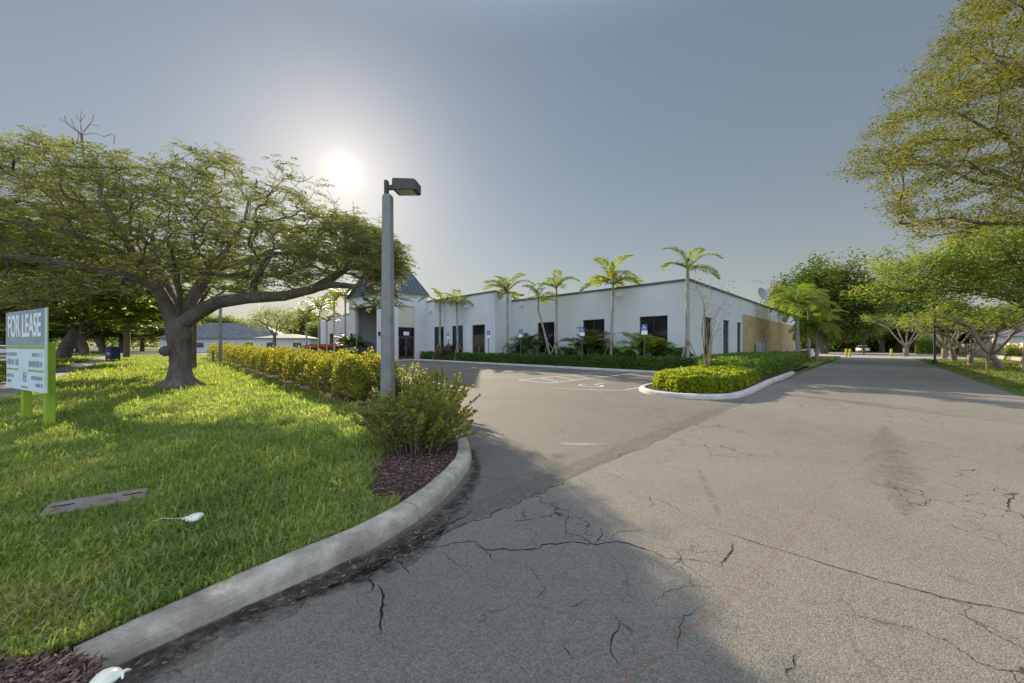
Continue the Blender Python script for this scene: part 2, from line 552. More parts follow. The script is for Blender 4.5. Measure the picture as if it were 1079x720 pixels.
# ------------------------------------------------------------------ mesh helpers
class MB:
    """collects polygons; build() links them as ONE mesh object"""

    def __init__(self):
        self.v, self.f, self.mi, self.sm = [], [], [], []
        self.cur = 0

    def add(self, vs, fs, smooth=False):
        o = len(self.v)
        self.v.extend([tuple(p) for p in vs])
        for f in fs:
            self.f.append(tuple(i + o for i in f))
            self.mi.append(self.cur)
            self.sm.append(smooth)

    def quad(self, a, b, c, d):
        self.add([a, b, c, d], [(0, 1, 2, 3)])

    def boxv(self, o, ux, uy, uz):
        """box from corner o with three edge vectors"""
        o, ux, uy, uz = map(Vector, (o, ux, uy, uz))
        vs = [o, o + ux, o + ux + uy, o + uy, o + uz, o + ux + uz, o + ux + uy + uz, o + uy + uz]
        self.add(vs, [(0, 3, 2, 1), (4, 5, 6, 7), (0, 1, 5, 4), (1, 2, 6, 5), (2, 3, 7, 6), (3, 0, 4, 7)])

    def box(self, c, s, rz=0.0):
        c = Vector(c)
        cx, sx = math.cos(rz), math.sin(rz)
        ux, uy = Vector((cx, sx, 0)) * s[0], Vector((-sx, cx, 0)) * s[1]
        uz = Vector((0, 0, s[2]))
        self.boxv(c - ux / 2 - uy / 2 - uz / 2, ux, uy, uz)

    def bevbox(self, c, s, bev, rz=0.0):
        """box with chamfered vertical and top edges"""
        cx, sx = math.cos(rz), math.sin(rz)
        hx, hy, hz = s[0] / 2, s[1] / 2, s[2] / 2
        rings = []
        for z, k in ((-hz, bev), (-hz + bev, 0), (hz - bev, 0), (hz, bev)):
            x, y = hx - k, hy - k
            r = []
            for px_, py_ in ((x - bev, -y), (x, -y + bev), (x, y - bev), (x - bev, y), (-x + bev, y), (-x, y - bev), (-x, -y + bev), (-x + bev, -y)):
                r.append(Vector((c[0] + px_ * cx - py_ * sx, c[1] + px_ * sx + py_ * cx, c[2] + z)))
            rings.append(r)
        self.loft(rings, True, True)

    def abbox(self, a0, a1, b0, b1, z0, z1):
        self.boxv(ab(a0, b0, z0), ab(a1, b0, z0) - ab(a0, b0, z0), ab(a0, b1, z0) - ab(a0, b0, z0), (0, 0, z1 - z0))

    def loft(self, rings, cap0=False, cap1=False, closed=True, smooth=False):
        n = len(rings[0])
        vs = [p for r in rings for p in r]
        fs = []
        for i in range(len(rings) - 1):
            for j in range(n if closed else n - 1):
                k = (j + 1) % n
                fs.append((i * n + j, i * n + k, (i + 1) * n + k, (i + 1) * n + j))
        self.add(vs, fs, smooth)
        if cap0:
            self.add(rings[0], [tuple(range(n - 1, -1, -1))])
        if cap1:
            self.add(rings[-1], [tuple(range(n))])

    def tube(self, pts, radii, n=8, cap=True, smooth=True):
        pts = [Vector(p) for p in pts]
        if isinstance(radii, (int, float)):
            radii = [radii] * len(pts)
        rings = []
        prev = None
        for i, p in enumerate(pts):
            d = (pts[min(i + 1, len(pts) - 1)] - pts[max(i - 1, 0)])
            if d.length < 1e-9:
                d = Vector((0, 0, 1))
            d.normalize()
            if prev is None:
                ref = Vector((1, 0, 0)) if abs(d.x) < 0.8 else Vector((0, 1, 0))
                u = d.cross(ref).normalized()
            else:
                u = prev - d * prev.dot(d)
                if u.length < 1e-6:
                    u = d.orthogonal()
                u.normalize()
            prev = u
            w = d.cross(u)
            rings.append([p + (u * math.cos(2 * math.pi * j / n) + w * math.sin(2 * math.pi * j / n)) * radii[i] for j in range(n)])
        self.loft(rings, cap, cap, True, smooth)

    def lathe(self, c, prof, n=20, smooth=True):
        c = Vector(c)
        rings = [[c + Vector((r * math.cos(2 * math.pi * j / n), r * math.sin(2 * math.pi * j / n), z)) for j in range(n)] for r, z in prof]
        self.loft(rings, True, True, True, smooth)

    def poly(self, pts):
        self.add(pts, [tuple(range(len(pts)))])

    def prism(self, pts, dv):
        dv = Vector(dv)
        a = [Vector(p) for p in pts]
        self.loft([a, [p + dv for p in a]], True, True)

    def build(self, name, mats, parent=None, base=None):
        me = bpy.data.meshes.new(name)
        if base is not None:
            bx, by, bz = base
            vv = [(x - bx, y - by, z - bz) for x, y, z in self.v]
        else:
            vv = self.v
        me.from_pydata(vv, [], self.f)
        if not isinstance(mats, (list, tuple)):
            mats = [mats]
        for m in mats:
            me.materials.append(m)
        me.polygons.foreach_set('material_index', self.mi)
        me.polygons.foreach_set('use_smooth', self.sm)
        me.update()
        return link(name, me, parent, base if parent is None else None)


def link(name, me, parent=None, loc=None):
    o = bpy.data.objects.new(name, me)
    col.objects.link(o)
    if loc is not None:
        o.location = loc
    if parent is not None:
        o.parent = parent
    return o


def np_mesh(name, V, sizes, idx, mats, mi=None, smooth=False):
    me = bpy.data.meshes.new(name)
    V = np.asarray(V, dtype=np.float32)
    me.vertices.add(len(V))
    me.vertices.foreach_set('co', V.ravel())
    me.loops.add(len(idx))
    me.loops.foreach_set('vertex_index', np.asarray(idx, dtype=np.int32))
    me.polygons.add(len(sizes))
    st = np.concatenate([[0], np.cumsum(sizes)[:-1]]).astype(np.int32)
    me.polygons.foreach_set('loop_start', st)
    me.polygons.foreach_set('loop_total', np.asarray(sizes, dtype=np.int32))
    if not isinstance(mats, (list, tuple)):
        mats = [mats]
    for m in mats:
        me.materials.append(m)
    if mi is not None:
        me.polygons.foreach_set('material_index', np.asarray(mi, dtype=np.int32))
    me.update(calc_edges=True)
    return me


def nrm(a):
    return a / np.maximum(np.linalg.norm(a, axis=-1, keepdims=True), 1e-9)


class Leaves:
    """leaf blades gathered as arrays: rhomb (4 corners) or oval (6 corners)"""

    def __init__(self):
        self.parts = []

    def add(self, P, D, N, L, W, oval=False, mat=0, fold=0.0):
        P = np.asarray(P, float)
        n = len(P)
        if n == 0:
            return
        D = nrm(np.asarray(D, float))
        S = nrm(np.cross(D, np.asarray(N, float)))
        U = np.cross(S, D)
        L = np.broadcast_to(np.asarray(L, float), (n,))[:, None]
        W = np.broadcast_to(np.asarray(W, float), (n,))[:, None]
        if oval:
            q = [P, P + D * L * .28 + S * W * .42, P + D * L * .68 + S * W * .46, P + D * L, P + D * L * .68 - S * W * .46, P + D * L * .28 - S * W * .42]
        else:
            q = [P, P + D * L * .45 + S * W * .5 + U * W * fold, P + D * L, P + D * L * .45 - S * W * .5 + U * W * fold]
        V = np.stack(q, 1)
        self.parts.append((V, mat))

    def mesh(self, name, mats):
        Vs, sz, idx, mi = [], [], [], []
        o = 0
        for V, m in self.parts:
            n, k, _ = V.shape
            Vs.append(V.reshape(-1, 3))
            sz.append(np.full(n, k))
            idx.append(np.arange(n * k) + o)
            mi.append(np.full(n, m))
            o += n * k
        return np_mesh(name, np.concatenate(Vs), np.concatenate(sz), np.concatenate(idx), mats, np.concatenate(mi))


def rdir(n, zmin=-1.0, zmax=1.0):
    z = rng.uniform(zmin, zmax, n)
    t = rng.uniform(0, 2 * np.pi, n)
    r = np.sqrt(np.maximum(0, 1 - z * z))
    return np.stack([r * np.cos(t), r * np.sin(t), z], 1)


def empty(name, loc=(0, 0, 0), rz=0.0):
    o = bpy.data.objects.new(name, None)
    o.empty_display_size = 0.2
    col.objects.link(o)
    o.location = loc
    o.rotation_euler = (0, 0, rz)
    return o


def tag(o, label, cat, group=None, kind=None):
    if label:
        o['label'] = label
    if cat:
        o['category'] = cat
    if group:
        o['group'] = group
    if kind:
        o['kind'] = kind
    return o


def structure(o, stuff=False):
    o['kind'] = 'stuff' if stuff else 'structure'
    return o


def copy_tree(o, parent=None):
    c = o.copy()
    col.objects.link(c)
    if parent is not None:
        c.parent = parent
    for ch in list(o.children):
        copy_tree(ch, c)
    return c


def inpoly(X, Y, poly):
    c = np.zeros(len(X), bool)
    n = len(poly)
    for i in range(n):
        x0, y0 = poly[i][0], poly[i][1]
        x1, y1 = poly[(i + 1) % n][0], poly[(i + 1) % n][1]
        if y0 == y1:
            continue
        k = ((y0 > Y) != (y1 > Y)) & (X < (x1 - x0) * (Y - y0) / (y1 - y0) + x0)
        c ^= k
    return c


def text_mesh(s, size, bold=0.0):
    cu = bpy.data.curves.new("lettering", 'FONT')
    cu.body = s
    cu.size = size
    cu.align_x = 'CENTER'
    cu.align_y = 'CENTER'
    cu.extrude = 0.002
    cu.offset = bold
    ob = bpy.data.objects.new("lettering", cu)
    col.objects.link(ob)
    dg = bpy.context.evaluated_depsgraph_get()
    me = bpy.data.meshes.new_from_object(ob.evaluated_get(dg))
    bpy.data.objects.remove(ob)
    bpy.data.curves.remove(cu)
    return me


def smooth_path(pts, n=8):
    """Catmull-Rom through the points"""
    P = [Vector(p) for p in pts]
    out = []
    for i in range(len(P) - 1):
        p0, p1, p2, p3 = P[max(i - 1, 0)], P[i], P[i + 1], P[min(i + 2, len(P) - 1)]
        for k in range(n):
            t = k / n
            out.append(0.5 * ((2 * p1) + (p2 - p0) * t + (2 * p0 - 5 * p1 + 4 * p2 - p3) * t * t + (3 * p1 - p0 - 3 * p2 + p3) * t ** 3))
    out.append(P[-1])
    return out


# ================================================================== GROUND
g = MB()
g.quad((-700, -300, -.03), (700, -300, -.03), (700, 900, -.03), (-700, 900, -.03))
structure(g.build("ground", M['far_ground']))

lot = MB()
lot.poly([ab(-9, 2.0), ab(19.1, 2.0), ab(19.1, 33), ab(14.6, 36), ab(14.6, 120), ab(-9, 120)])


def strip(mb, pts, widths, z, mat):
    """flat ribbon lying on the ground through the points"""
    mb.cur = mat
    P = [Vector((p[0], p[1], z)) for p in pts]
    if isinstance(widths, (int, float)):
        widths = [widths] * len(P)
    L, R_ = [], []
    for i, p in enumerate(P):
        d = P[min(i + 1, len(P) - 1)] - P[max(i - 1, 0)]
        d.z = 0
        if d.length < 1e-9:
            d = Vector((1, 0, 0))
        d.normalize()
        s = Vector((-d.y, d.x, 0)) * widths[i] / 2
        L.append(p + s)
        R_.append(p - s)
    vs = L + R_
    n = len(P)
    mb.add(vs, [(n + i, n + i + 1, i + 1, i) for i in range(n - 1)])


def jag(pts, amp=0.035, seg=0.035):
    out = []
    for p, q in zip(pts[:-1], pts[1:]):
        p, q = Vector(p), Vector(q)
        L = (q - p).length
        n = max(2, min(60, int(L / seg)))
        s = Vector((-(q - p).y, (q - p).x, 0)).normalized()
        w = 0.0
        for k in range(n):
            t = k / n
            w = w * 0.75 + random.gauss(0, 1) * amp * 0.5
            out.append(p.lerp(q, t) + s * w * math.sin(math.pi * min(1, max(0, t * 1.0))))
    out.append(Vector(pts[-1]))
    return out


# worn stall paint, wheelchair mark and pale wear inside the lot surface
LZ1 = 0.004
for b_ in (5.95, 9.15, 10.9, 14.6, 18.3, 22.0, 25.7, 29.4):
    strip(lot, [ab(11.3, b_), ab(18.6, b_)], 0.11, LZ1, 1)
strip(lot, [ab(11.3, 9.15), ab(11.3, 10.9)], 0.11, LZ1 + .001, 1)
for k in range(6):
    strip(lot, [ab(11.9 + k * 1.15, 9.25), ab(12.7 + k * 1.15, 10.8)], 0.10, LZ1 + .001, 1)
# wheelchair emblem on the stall floor
ec = ab(11.9, 7.55)


def epx(u, v):
    return ab(11.9 + v, 7.55 - u)


ring = [epx(0.42 * math.cos(t), -.18 + 0.42 * math.sin(t)) for t in np.linspace(rad(140), rad(395), 16)]
strip(lot, ring, 0.11, LZ1 + .001, 1)
strip(lot, [epx(-.08, .62), epx(-.02, .1), epx(.36, .1), epx(.56, -.42)], 0.12, LZ1 + .002, 1)
strip(lot, [epx(-.18, .78), epx(.02, .78)], 0.19, LZ1 + .001, 1)
strip(lot, [gp(560, 409), gp(625, 411), gp(677, 413)], [.05, .4, .1], LZ1, 2)
strip(lot, [gp(592, 468), gp(612, 469), gp(640, 468)], [.1, .16, .04], LZ1, 2)
strip(lot, [gp(500, 398), gp(560, 398)], [.6, .2], LZ1, 2)
lot_o = structure(lot.build("parking_lot", [M['lot'], M['white_line'], M['patchpale'], M['crack']]))

road = MB()
RZ = 0.006
road.poly([ab(-9, -3.0, RZ), ab(62, -3.0, RZ), ab(62, 2.95, RZ), ab(12.5, 2.75, RZ), ab(11.2, 2.42, RZ), ab(-9, 2.42, RZ)])
CR = RZ + .003
cracks = [
    ([(421, 581), (462, 577.5), (502, 572), (512, 581), (547, 581), (606, 572), (628, 575.6), (651, 572), (677, 579), (702, 590), (731, 591), (760, 600)], .022),
    ([(760, 600), (768, 586), (772, 572)], .016),
    ([(731, 547), (764, 562), (827, 582), (881, 599), (952, 619), (1014, 635), (1079, 648), (1180, 668)], .014),
    ([(499, 538), (465, 557), (428, 576), (405, 586)], .03),
    ([(395, 604), (392, 615), (387, 628)], .026), ([(398, 617), (404, 639), (402, 654), (400, 672)], .026),
    ([(415, 588), (424, 598), (432, 607)], .02), ([(628, 575), (634, 557)], .016), ([(602, 564), (628, 575)], .015),
    ([(540, 551), (555, 549), (566, 548)], .014), ([(555, 549), (554, 538)], .012), ([(620, 633), (600, 642)], .012),
    ([(651, 655), (645, 676), (653, 702)], .013), ([(651, 655), (668, 668)], .010), ([(844, 691), (839, 706), (840, 724)], .013),
    ([(1070, 522), (1064, 530), (1060, 541)], .02), ([(1010, 497), (1031, 495)], .02), ([(968, 545), (1022, 562), (1090, 585)], .008),
    ([(606, 700), (598, 688), (600, 676)], .008), ([(640, 645), (652, 657)], .009), ([(470, 585), (480, 596), (500, 600)], .007),
    ([(560, 600), (575, 622), (570, 640)], .006), ([(740, 640), (716, 662), (712, 690)], .007), ([(512, 581), (520, 592)], .01),
    ([(660, 520), (700, 530), (731, 547)], .007), ([(606, 572), (596, 556), (600, 541)], .01)]
for pl, w in cracks:
    pts = jag([gp(x, y) for x, y in pl], 0.022, 0.03)
    n = len(pts)
    ws = [max(.002, w * (0.25 + random.random() * .75) * min(1, 0.15 + 3.2 * min(i, n - 1 - i) / n)) * 0.62 for i in range(n)]
    strip(road, pts, ws, CR, 1)
# hairline cracks branching at random over the old road
for _ in range(28):
    x_, y_ = random.uniform(-.6, 7.0), random.uniform(1.7, 9.5)
    if S2 * (y_ - x_) > 2.2 or S2 * (y_ - x_) < -2.8:
        continue
    th_ = random.uniform(0, 6.28)
    pts = [Vector((x_, y_, 0))]
    for _k in range(random.randint(8, 34)):
        th_ += random.gauss(0, .42)
        pts.append(pts[-1] + Vector((math.cos(th_), math.sin(th_), 0)) * random.uniform(.015, .05))
    strip(road, pts, [.0016 + .0042 * random.random() * math.sin(math.pi * (i + .5) / len(pts)) for i in range(len(pts))], CR, 1)
# joint where the lot meets the road
pts = jag([ab(a_, 2.42 + .03 * math.sin(a_ * 2.1)) for a_ in np.linspace(1.6, 11.0, 12)], 0.05, 0.05)
strip(road, pts, [0.003 + 0.008 * random.random() * (1 if math.sin(i_ * .11) > -.3 else .1) for i_, _ in enumerate(pts)], CR, 1)
strip(road, [ab(1.4, 2.56), ab(5, 2.6), ab(11, 2.6)], [.25, .3, .2], CR - .001, 2)
strip(road, [gp(879, 512), gp(826, 575), gp(760, 640), gp(665, 712), gp(640, 733)], [.03, .05, .05, .045, .045], CR + .001, 3)
strip(road, [gp(737, 543), gp(700, 566)], [.04, .02], CR + .001, 3)
def stain(pts, ws):
    P = smooth_path([Vector((p.x, p.y, 0)) for p in pts], 10)
    n = len(P)
    for q, k in enumerate((1.5, 1.15, .85, .6, .35)):
        W_ = []
        for i in range(n):
            f_ = i / (n - 1) * (len(ws) - 1)
            i0 = min(int(f_), len(ws) - 2)
            w_ = ws[i0] + (ws[i0 + 1] - ws[i0]) * (f_ - i0)
            W_.append(max(.004, w_ * k * (1 + .25 * math.sin(i * 1.1 + q * 2) + random.uniform(-.15, .15)) * min(1, .1 + 4 * min(i, n - 1 - i) / n)))
        strip(road, P, W_, CR + .0004 * q, 4)


stain([gp(932, 448), gp(938, 474), gp(945, 497), gp(955, 545)], [.30, .42, .40, .3])
stain([gp(735, 491), gp(748, 520), gp(760, 546)], [.05, .07, .04])
stain([gp(996, 607), gp(1014, 613), gp(1032, 618)], [.03, .07, .03])
stain([gp(925, 656), gp(950, 664), gp(972, 668)], [.04, .08, .04])
stain([gp(905, 381), gp(925, 381.6)], [.6, 1.4])
stain([gp(880, 380), gp(940, 380.2)], [.3, .3])
# grime along the kerb face
gl_ = smooth_path([ab(-.3, 2.42), ab(.3, 2.47), ab(.8, 2.50), ab(1.3, 2.50), ab(1.9, 2.72), ab(2.4, 3.05), ab(2.8, 3.42), ab(3.3, 4.1)], 14)
def feather(P, w, z):
    n_ = len(P)
    for q_, k_ in enumerate((1.35, 1.05, .8, .55, .3)):
        strip(road, P, [max(.012, k_ * w(i / n_) + random.uniform(-.035, .035)) for i in range(n_)], z + q_ * .0002, 5)


feather(gl_, lambda f_: (.27 + .10 * math.sin(f_ * 23) ** 2) * (1 - .85 * f_) + .02, CR - .0018)
gl2 = smooth_path([ab(.6, 2.40), ab(1.0, 2.36), ab(1.4, 2.38), ab(1.75, 2.5)], 12)
feather(gl2, lambda f_: .20 * math.sin(math.pi * min(1, f_ + .02)), CR - .0008)
structure(road.build("road", [M['road'], M['crack'], M['seam'], M['red'], M['oil'], M['debris']]))

st = MB()
st.poly([ab(-17.5, -60, 0.002), ab(-8.6, -60, 0.002), ab(-8.6, 160, 0.002), ab(-17.5, 160, 0.002)])
structure(st.build("street", M['street']))
st = MB()
st.poly([ab(62, -14, 0.004), ab(100, -14, 0.004), ab(100, 14, 0.004), ab(62, 14, 0.004)])
structure(st.build("far_yard_paving", M['sidewalk']))

# kerb of the lawn island (its outer foot line)
foot = [ab(-.22, 2.47), ab(.15, 2.52), ab(.6, 2.56), ab(1.2, 2.62), ab(1.75, 2.82), ab(2.4, 3.2), ab(2.95, 3.68), ab(3.42, 4.35), ab(3.75, 5.1), ab(4.2, 6.2), ab(4.75, 7.6), ab(5.05, 9.5), ab(5.2, 13)]
foot_s = smooth_path(foot, 6) + [ab(5.5, 30), ab(6.0, 60), ab(6.0, 100)]


def sweep(mb, path, prof, cap=True):
    """prof: (inward offset, height); inward = left of the path direction"""
    rings = []
    for i, p in enumerate(path):
        d = path[min(i + 1, len(path) - 1)] - path[max(i - 1, 0)]
        d.z = 0
        d.normalize()
        s = Vector((-d.y, d.x, 0))
        rings.append([Vector((p.x, p.y, 0)) + s * o + Vector((0, 0, h)) for o, h in prof])
    mb.loft(rings, cap, cap, True, False)


KP = [(0.0, -0.05), (0.014, 0.06), (0.022, 0.09), (0.034, 0.110), (0.05, 0.124), (0.070, 0.131), (0.165, 0.135), (0.182, 0.131), (0.192, 0.12), (0.196, 0.05), (0.196, -0.05)]
k1 = MB()
path = []
run = 0.0
nextj = 1.9
for i, p in enumerate(foot_s):
    if i and run < 60:
        seg_ = (p - foot_s[i - 1]).length
        while nextj < run + seg_:
            f_ = (nextj - run) / seg_
            for e_, sh in ((-.012, 0), (-.006, .010), (.006, .010), (.012, 0)):
                path.append((foot_s[i - 1].lerp(p, f_) + (p - foot_s[i - 1]).normalized() * e_, sh))
            nextj += 2.7
        run += seg_
    path.append((p, 0))
# the tail end sinks towards the driveway; casting joints every few metres
rings = []
run = 0.0
for i, (p, sh) in enumerate(path):
    if i:
        run += (p - path[i - 1][0]).length
    k_ = min(len(path) - 1, i + 2), max(0, i - 2)
    d = path[k_[0]][0] - path[k_[1]][0]
    d.z = 0
    d.normalize()
    s = Vector((-d.y, d.x, 0))
    hs_ = .70 + .30 * min(1, run / .9)
    wob = 0.004 * math.sin(run * 5.1) + .003 * math.sin(run * 13)
    rings.append([Vector((p.x, p.y, 0)) + s * (o + wob + (sh if o < .1 else -sh)) + Vector((0, 0, (h - sh) * hs_ if h > 0.055 else h)) for o, h in KP])
k1.loft(rings, True, True)
structure(k1.build("kerb", M['kerb']))

# island kerb
isl = [ab(24, 3.0), ab(18.1, 2.9), ab(16.6, 2.85), ab(13.6, 2.72), ab(12.5, 2.72), ab(11.6, 2.85), ab(10.95, 3.3), ab(10.62, 4.0), ab(10.72, 4.75), ab(11.2, 5.35), ab(12.0, 5.75), ab(13.5, 5.85), ab(17.5, 5.9), ab(18.6, 6.3), ab(19.0, 7.2), ab(19.05, 8.5)]
isl_s = smooth_path(isl, 5) + [ab(19.05, 20), ab(19.05, 31.5), ab(18.4, 33.2), ab(16.2, 34.4), ab(14.9, 35.5), ab(14.6, 37), ab(14.6, 80)]
# the kerb runs with the planting on its right: go the other way round
isl_r = isl_s[::-1]
k2 = MB()
sweep(k2, isl_r, KP)
structure(k2.build("planting_kerb", M['kerb2']))
fl = MB()
fl.poly([ab(11.0, 4.1, .1), ab(11.6, 3.1, .1), ab(12.6, 2.95, .1), ab(19.0, 3.12, .1), ab(30, 3.3, .1), ab(62, 3.4, .1), ab(62, 7.8, .1), ab(22.5, 7.8, .1), ab(22.5, 22.5, .1), ab(20.5, 22.5, .1), ab(20.5, 33, .1), ab(15.8, 33, .1), ab(15.8, 41.4, .1), ab(20.5, 41.4, .1), ab(20.5, 80, .1), ab(14.85, 80, .1), ab(14.85, 36, .1), ab(16.4, 34.6, .1), ab(18.6, 33.4, .1), ab(19.3, 31.5, .1), ab(19.3, 7.2, .1), ab(18.8, 6.1, .1), ab(17.5, 5.65, .1), ab(12.0, 5.5, .1), ab(11.3, 5.1, .1)])
structure(fl.build("planting_bed", M['mulch_soil']))

# lawn
inner = []
for i, p in enumerate(foot_s):
    d = foot_s[min(i + 1, len(foot_s) - 1)] - foot_s[max(i - 1, 0)]
    d.z = 0
    d.normalize()
    inner.append(p + Vector((-d.y, d.x, 0)) * 0.18)
lawn_poly = [Vector((p.x, p.y, LZ)) for p in inner] + [ab(-8.4, 100, LZ), ab(-8.4, 2.7, LZ)]
lw = MB()
lw.poly(lawn_poly)
structure(lw.build("lawn", M['lawn_soil']))
sw = MB()
b0 = 3.2
while b0 < 95:
    sw.abbox(-3.9, -2.65, b0, b0 + 1.5 - .015, LZ - .06, LZ + .012)
    b0 += 1.5
structure(sw.build("sidewalk", M['sidewalk']))
mulch_poly = [gp(413, 470, LZ), gp(396, 488, LZ), gp(388, 504, LZ), gp(391, 516, LZ), gp(402, 529, LZ), ab(1.75, 3.0, LZ), ab(2.3, 3.35, LZ), ab(2.85, 3.85, LZ), ab(3.3, 4.5, LZ), ab(3.8, 5.6, LZ), ab(4.6, 8, LZ), ab(4.95, 12, LZ), ab(5.2, 30, LZ), ab(3.9, 30, LZ), ab(3.5, 14, LZ), ab(3.35, 8, LZ), ab(3.0, 6.6, LZ)]
mu = MB()
mu.poly([Vector((p.x, p.y, LZ + .006)) for p in mulch_poly])
structure(mu.build("mulch_bed", M['mulch_soil']))
corner_poly = [gp(-120, 690, .07), gp(30, 706, .07), gp(75, 700, .07), gp(108, 710, .07), gp(95, 760, .07), gp(-160, 760, .07)]
mu = MB()
mu.poly([Vector((p.x, p.y, LZ + .006)) for p in corner_poly])
structure(mu.build("mulch_corner", M['mulch_soil']))
vg = MB()
vg.poly([ab(-9, -3.0, .012), ab(-9, -11, .012), ab(104, -11, .012), ab(104, -8, .012), ab(62, -8, .012), ab(62, -3.0, .012)])
structure(vg.build("verge", M['verge_soil']))
vg = MB()
vg.poly([ab(31, 3.05, .012), ab(61, 3.0, .012), ab(61, 4.4, .104), ab(31, 4.4, .104)])
structure(vg.build("verge_by_office", M['verge_soil']))


# ------------------------------------------------------------------ grass
def grass_blades(X, Y, Z, size, mat, name, wid=0.085):
    n = len(X)
    th = rng.uniform(0, 2 * np.pi, n)
    lean = rng.uniform(0.25, 1.05, n)
    L = size * rng.uniform(0.55, 1.2, n) * np.where(rng.random(n) < .12, 1.6, 1.0)
    W = L * wid * rng.uniform(0.8, 1.4, n)
    dx, dy = np.cos(th), np.sin(th)
    tw = th + np.pi / 2 + rng.normal(0, .5, n)
    sx, sy = np.cos(tw) * W, np.sin(tw) * W
    mx, my, mz = X + dx * L * .30 * lean, Y + dy * L * .30 * lean, Z + L * .55
    tx, ty, tz = X + dx * L * .85 * lean, Y + dy * L * .85 * lean, Z + L * (1.0 - 0.42 * lean)
    V = np.empty((n, 5, 3))
    V[:, 0] = np.stack([X - sx * .6, Y - sy * .6, Z], 1)
    V[:, 1] = np.stack([X + sx * .6, Y + sy * .6, Z], 1)
    V[:, 2] = np.stack([mx + sx, my + sy, mz], 1)
    V[:, 3] = np.stack([mx - sx, my - sy, mz], 1)
    V[:, 4] = np.stack([tx, ty, tz], 1)
    base = np.arange(n)[:, None] * 5
    idx = (base + np.array([0, 1, 2, 3, 3, 2, 4])[None, :]).ravel()
    sizes = np.tile([4, 3], n)
    me = np_mesh(name, V.reshape(-1, 3), sizes, idx, mat)
    return link(name, me)


N = 520000
Yg = 1.25 * np.exp(rng.random(N) * math.log(46 / 1.25))
Xg = (rng.uniform(-260, 420, N) - 540) / F * Yg
A_ = S2 * (Xg + Yg)
B_ = S2 * (Yg - Xg)
ok = inpoly(Xg, Yg, lawn_poly)
ok &= ~((A_ > -3.93 + .05 * np.sin(B_ * 3)) & (A_ < -2.62 + .05 * np.sin(B_ * 2.3)))
wob = 0.05 * np.sin(Xg * 9) + .04 * np.sin(Yg * 13)
ok &= ~inpoly(Xg + wob, Yg + wob, mulch_poly) & ~inpoly(Xg + wob, Yg - wob, corner_poly)
ok &= (A_ > -8.3) & (A_ < 4.9)
lid_c = gp(104, 534, LZ)
lid_r = math.atan2(gp(157, 524, LZ).y - gp(51, 545, LZ).y, gp(157, 524, LZ).x - gp(51, 545, LZ).x)
lx = (Xg - lid_c.x) * math.cos(lid_r) + (Yg - lid_c.y) * math.sin(lid_r)
ly = -(Xg - lid_c.x) * math.sin(lid_r) + (Yg - lid_c.y) * math.cos(lid_r)
ok &= ~((np.abs(lx) < .33) & (np.abs(ly) < .13))
clump = np.sin(Xg * 5.1 + 1.3 * np.sin(Yg * 3.7)) * np.sin(Yg * 6.3 + 1.1 * np.sin(Xg * 4.1))
ok &= rng.random(N) < 0.80 + 0.2 * clump
Xg, Yg, clump = Xg[ok], Yg[ok], clump[ok]
size = 0.068 * np.clip((Yg / 3.0) ** 0.45, 0.85, 2.6) * (1 + 0.22 * clump)
o = grass_blades(Xg, Yg, np.full(len(Xg), LZ), size, M['grass'], "grass", .052)
structure(o, True)
# right hand verge and the patch beside the office
N = 60000
av = rng.uniform(-2, 60, N)
bv = rng.uniform(-10.6, -3.02, N)
keep = rng.random(N) < np.clip(18 / np.maximum(av, 6), .25, 1)
av, bv = av[keep], bv[keep]
edge = np.abs(bv + 3.0) < 0.06 + .12 * (np.sin(av * 2.1) + 1)
av, bv = av[~edge], bv[~edge]
o = grass_blades(S2 * (av - bv), S2 * (av + bv), np.full(len(av), .012), 0.11, M['verge_grass'], "verge_grass", .12)
structure(o, True)
N = 9000
av = rng.uniform(32, 60, N)
bv = rng.uniform(3.1, 4.4, N)
o = grass_blades(S2 * (av - bv), S2 * (av + bv), np.full(N, .05), 0.12, M['grass'], "office_verge_grass", .14)
structure(o, True)


# ------------------------------------------------------------------ mulch chips and litter
def chips(poly, n, name, z, size, mat):
    xs = [p[0] for p in poly]
    ys = [p[1] for p in poly]
    X = rng.uniform(min(xs), max(xs), n * 4)
    Y = rng.uniform(min(ys), max(ys), n * 4)
    k = inpoly(X, Y, poly) & (np.hypot(X, Y) < 12)
    X, Y = X[k][:n], Y[k][:n]
    m = len(X)
    lv = Leaves()
    D = rdir(m, -.25, .35)
    Nn = rdir(m, .4, 1)
    P = np.stack([X, Y, z + rng.uniform(0, .02, m)], 1)
    lv.add(P, D, Nn, rng.uniform(.4, 1.3, m) * size, rng.uniform(.4, 1.0, m) * size * .38)
    return link(name, lv.mesh(name, mat))


near_mulch = [p for p in mulch_poly[:10]] + [mulch_poly[-2], mulch_poly[-1]]
structure(chips(near_mulch, 9000, "mulch", LZ + .012, .038, M['chip']), True)
structure(chips(corner_poly, 4200, "mulch_corner_chips", LZ + .012, .040, M['chip']), True)
deb = [ab(-.2, 2.44, 0), ab(.6, 2.5, 0), ab(1.2, 2.55, 0), ab(1.9, 2.85, 0), ab(1.9, 2.6, 0), ab(1.3, 2.34, 0), ab(.3, 2.34, 0), ab(-.2, 2.32, 0)]
structure(chips(deb, 420, "kerb_litter", .012, .034, M['deadleaf']), True)
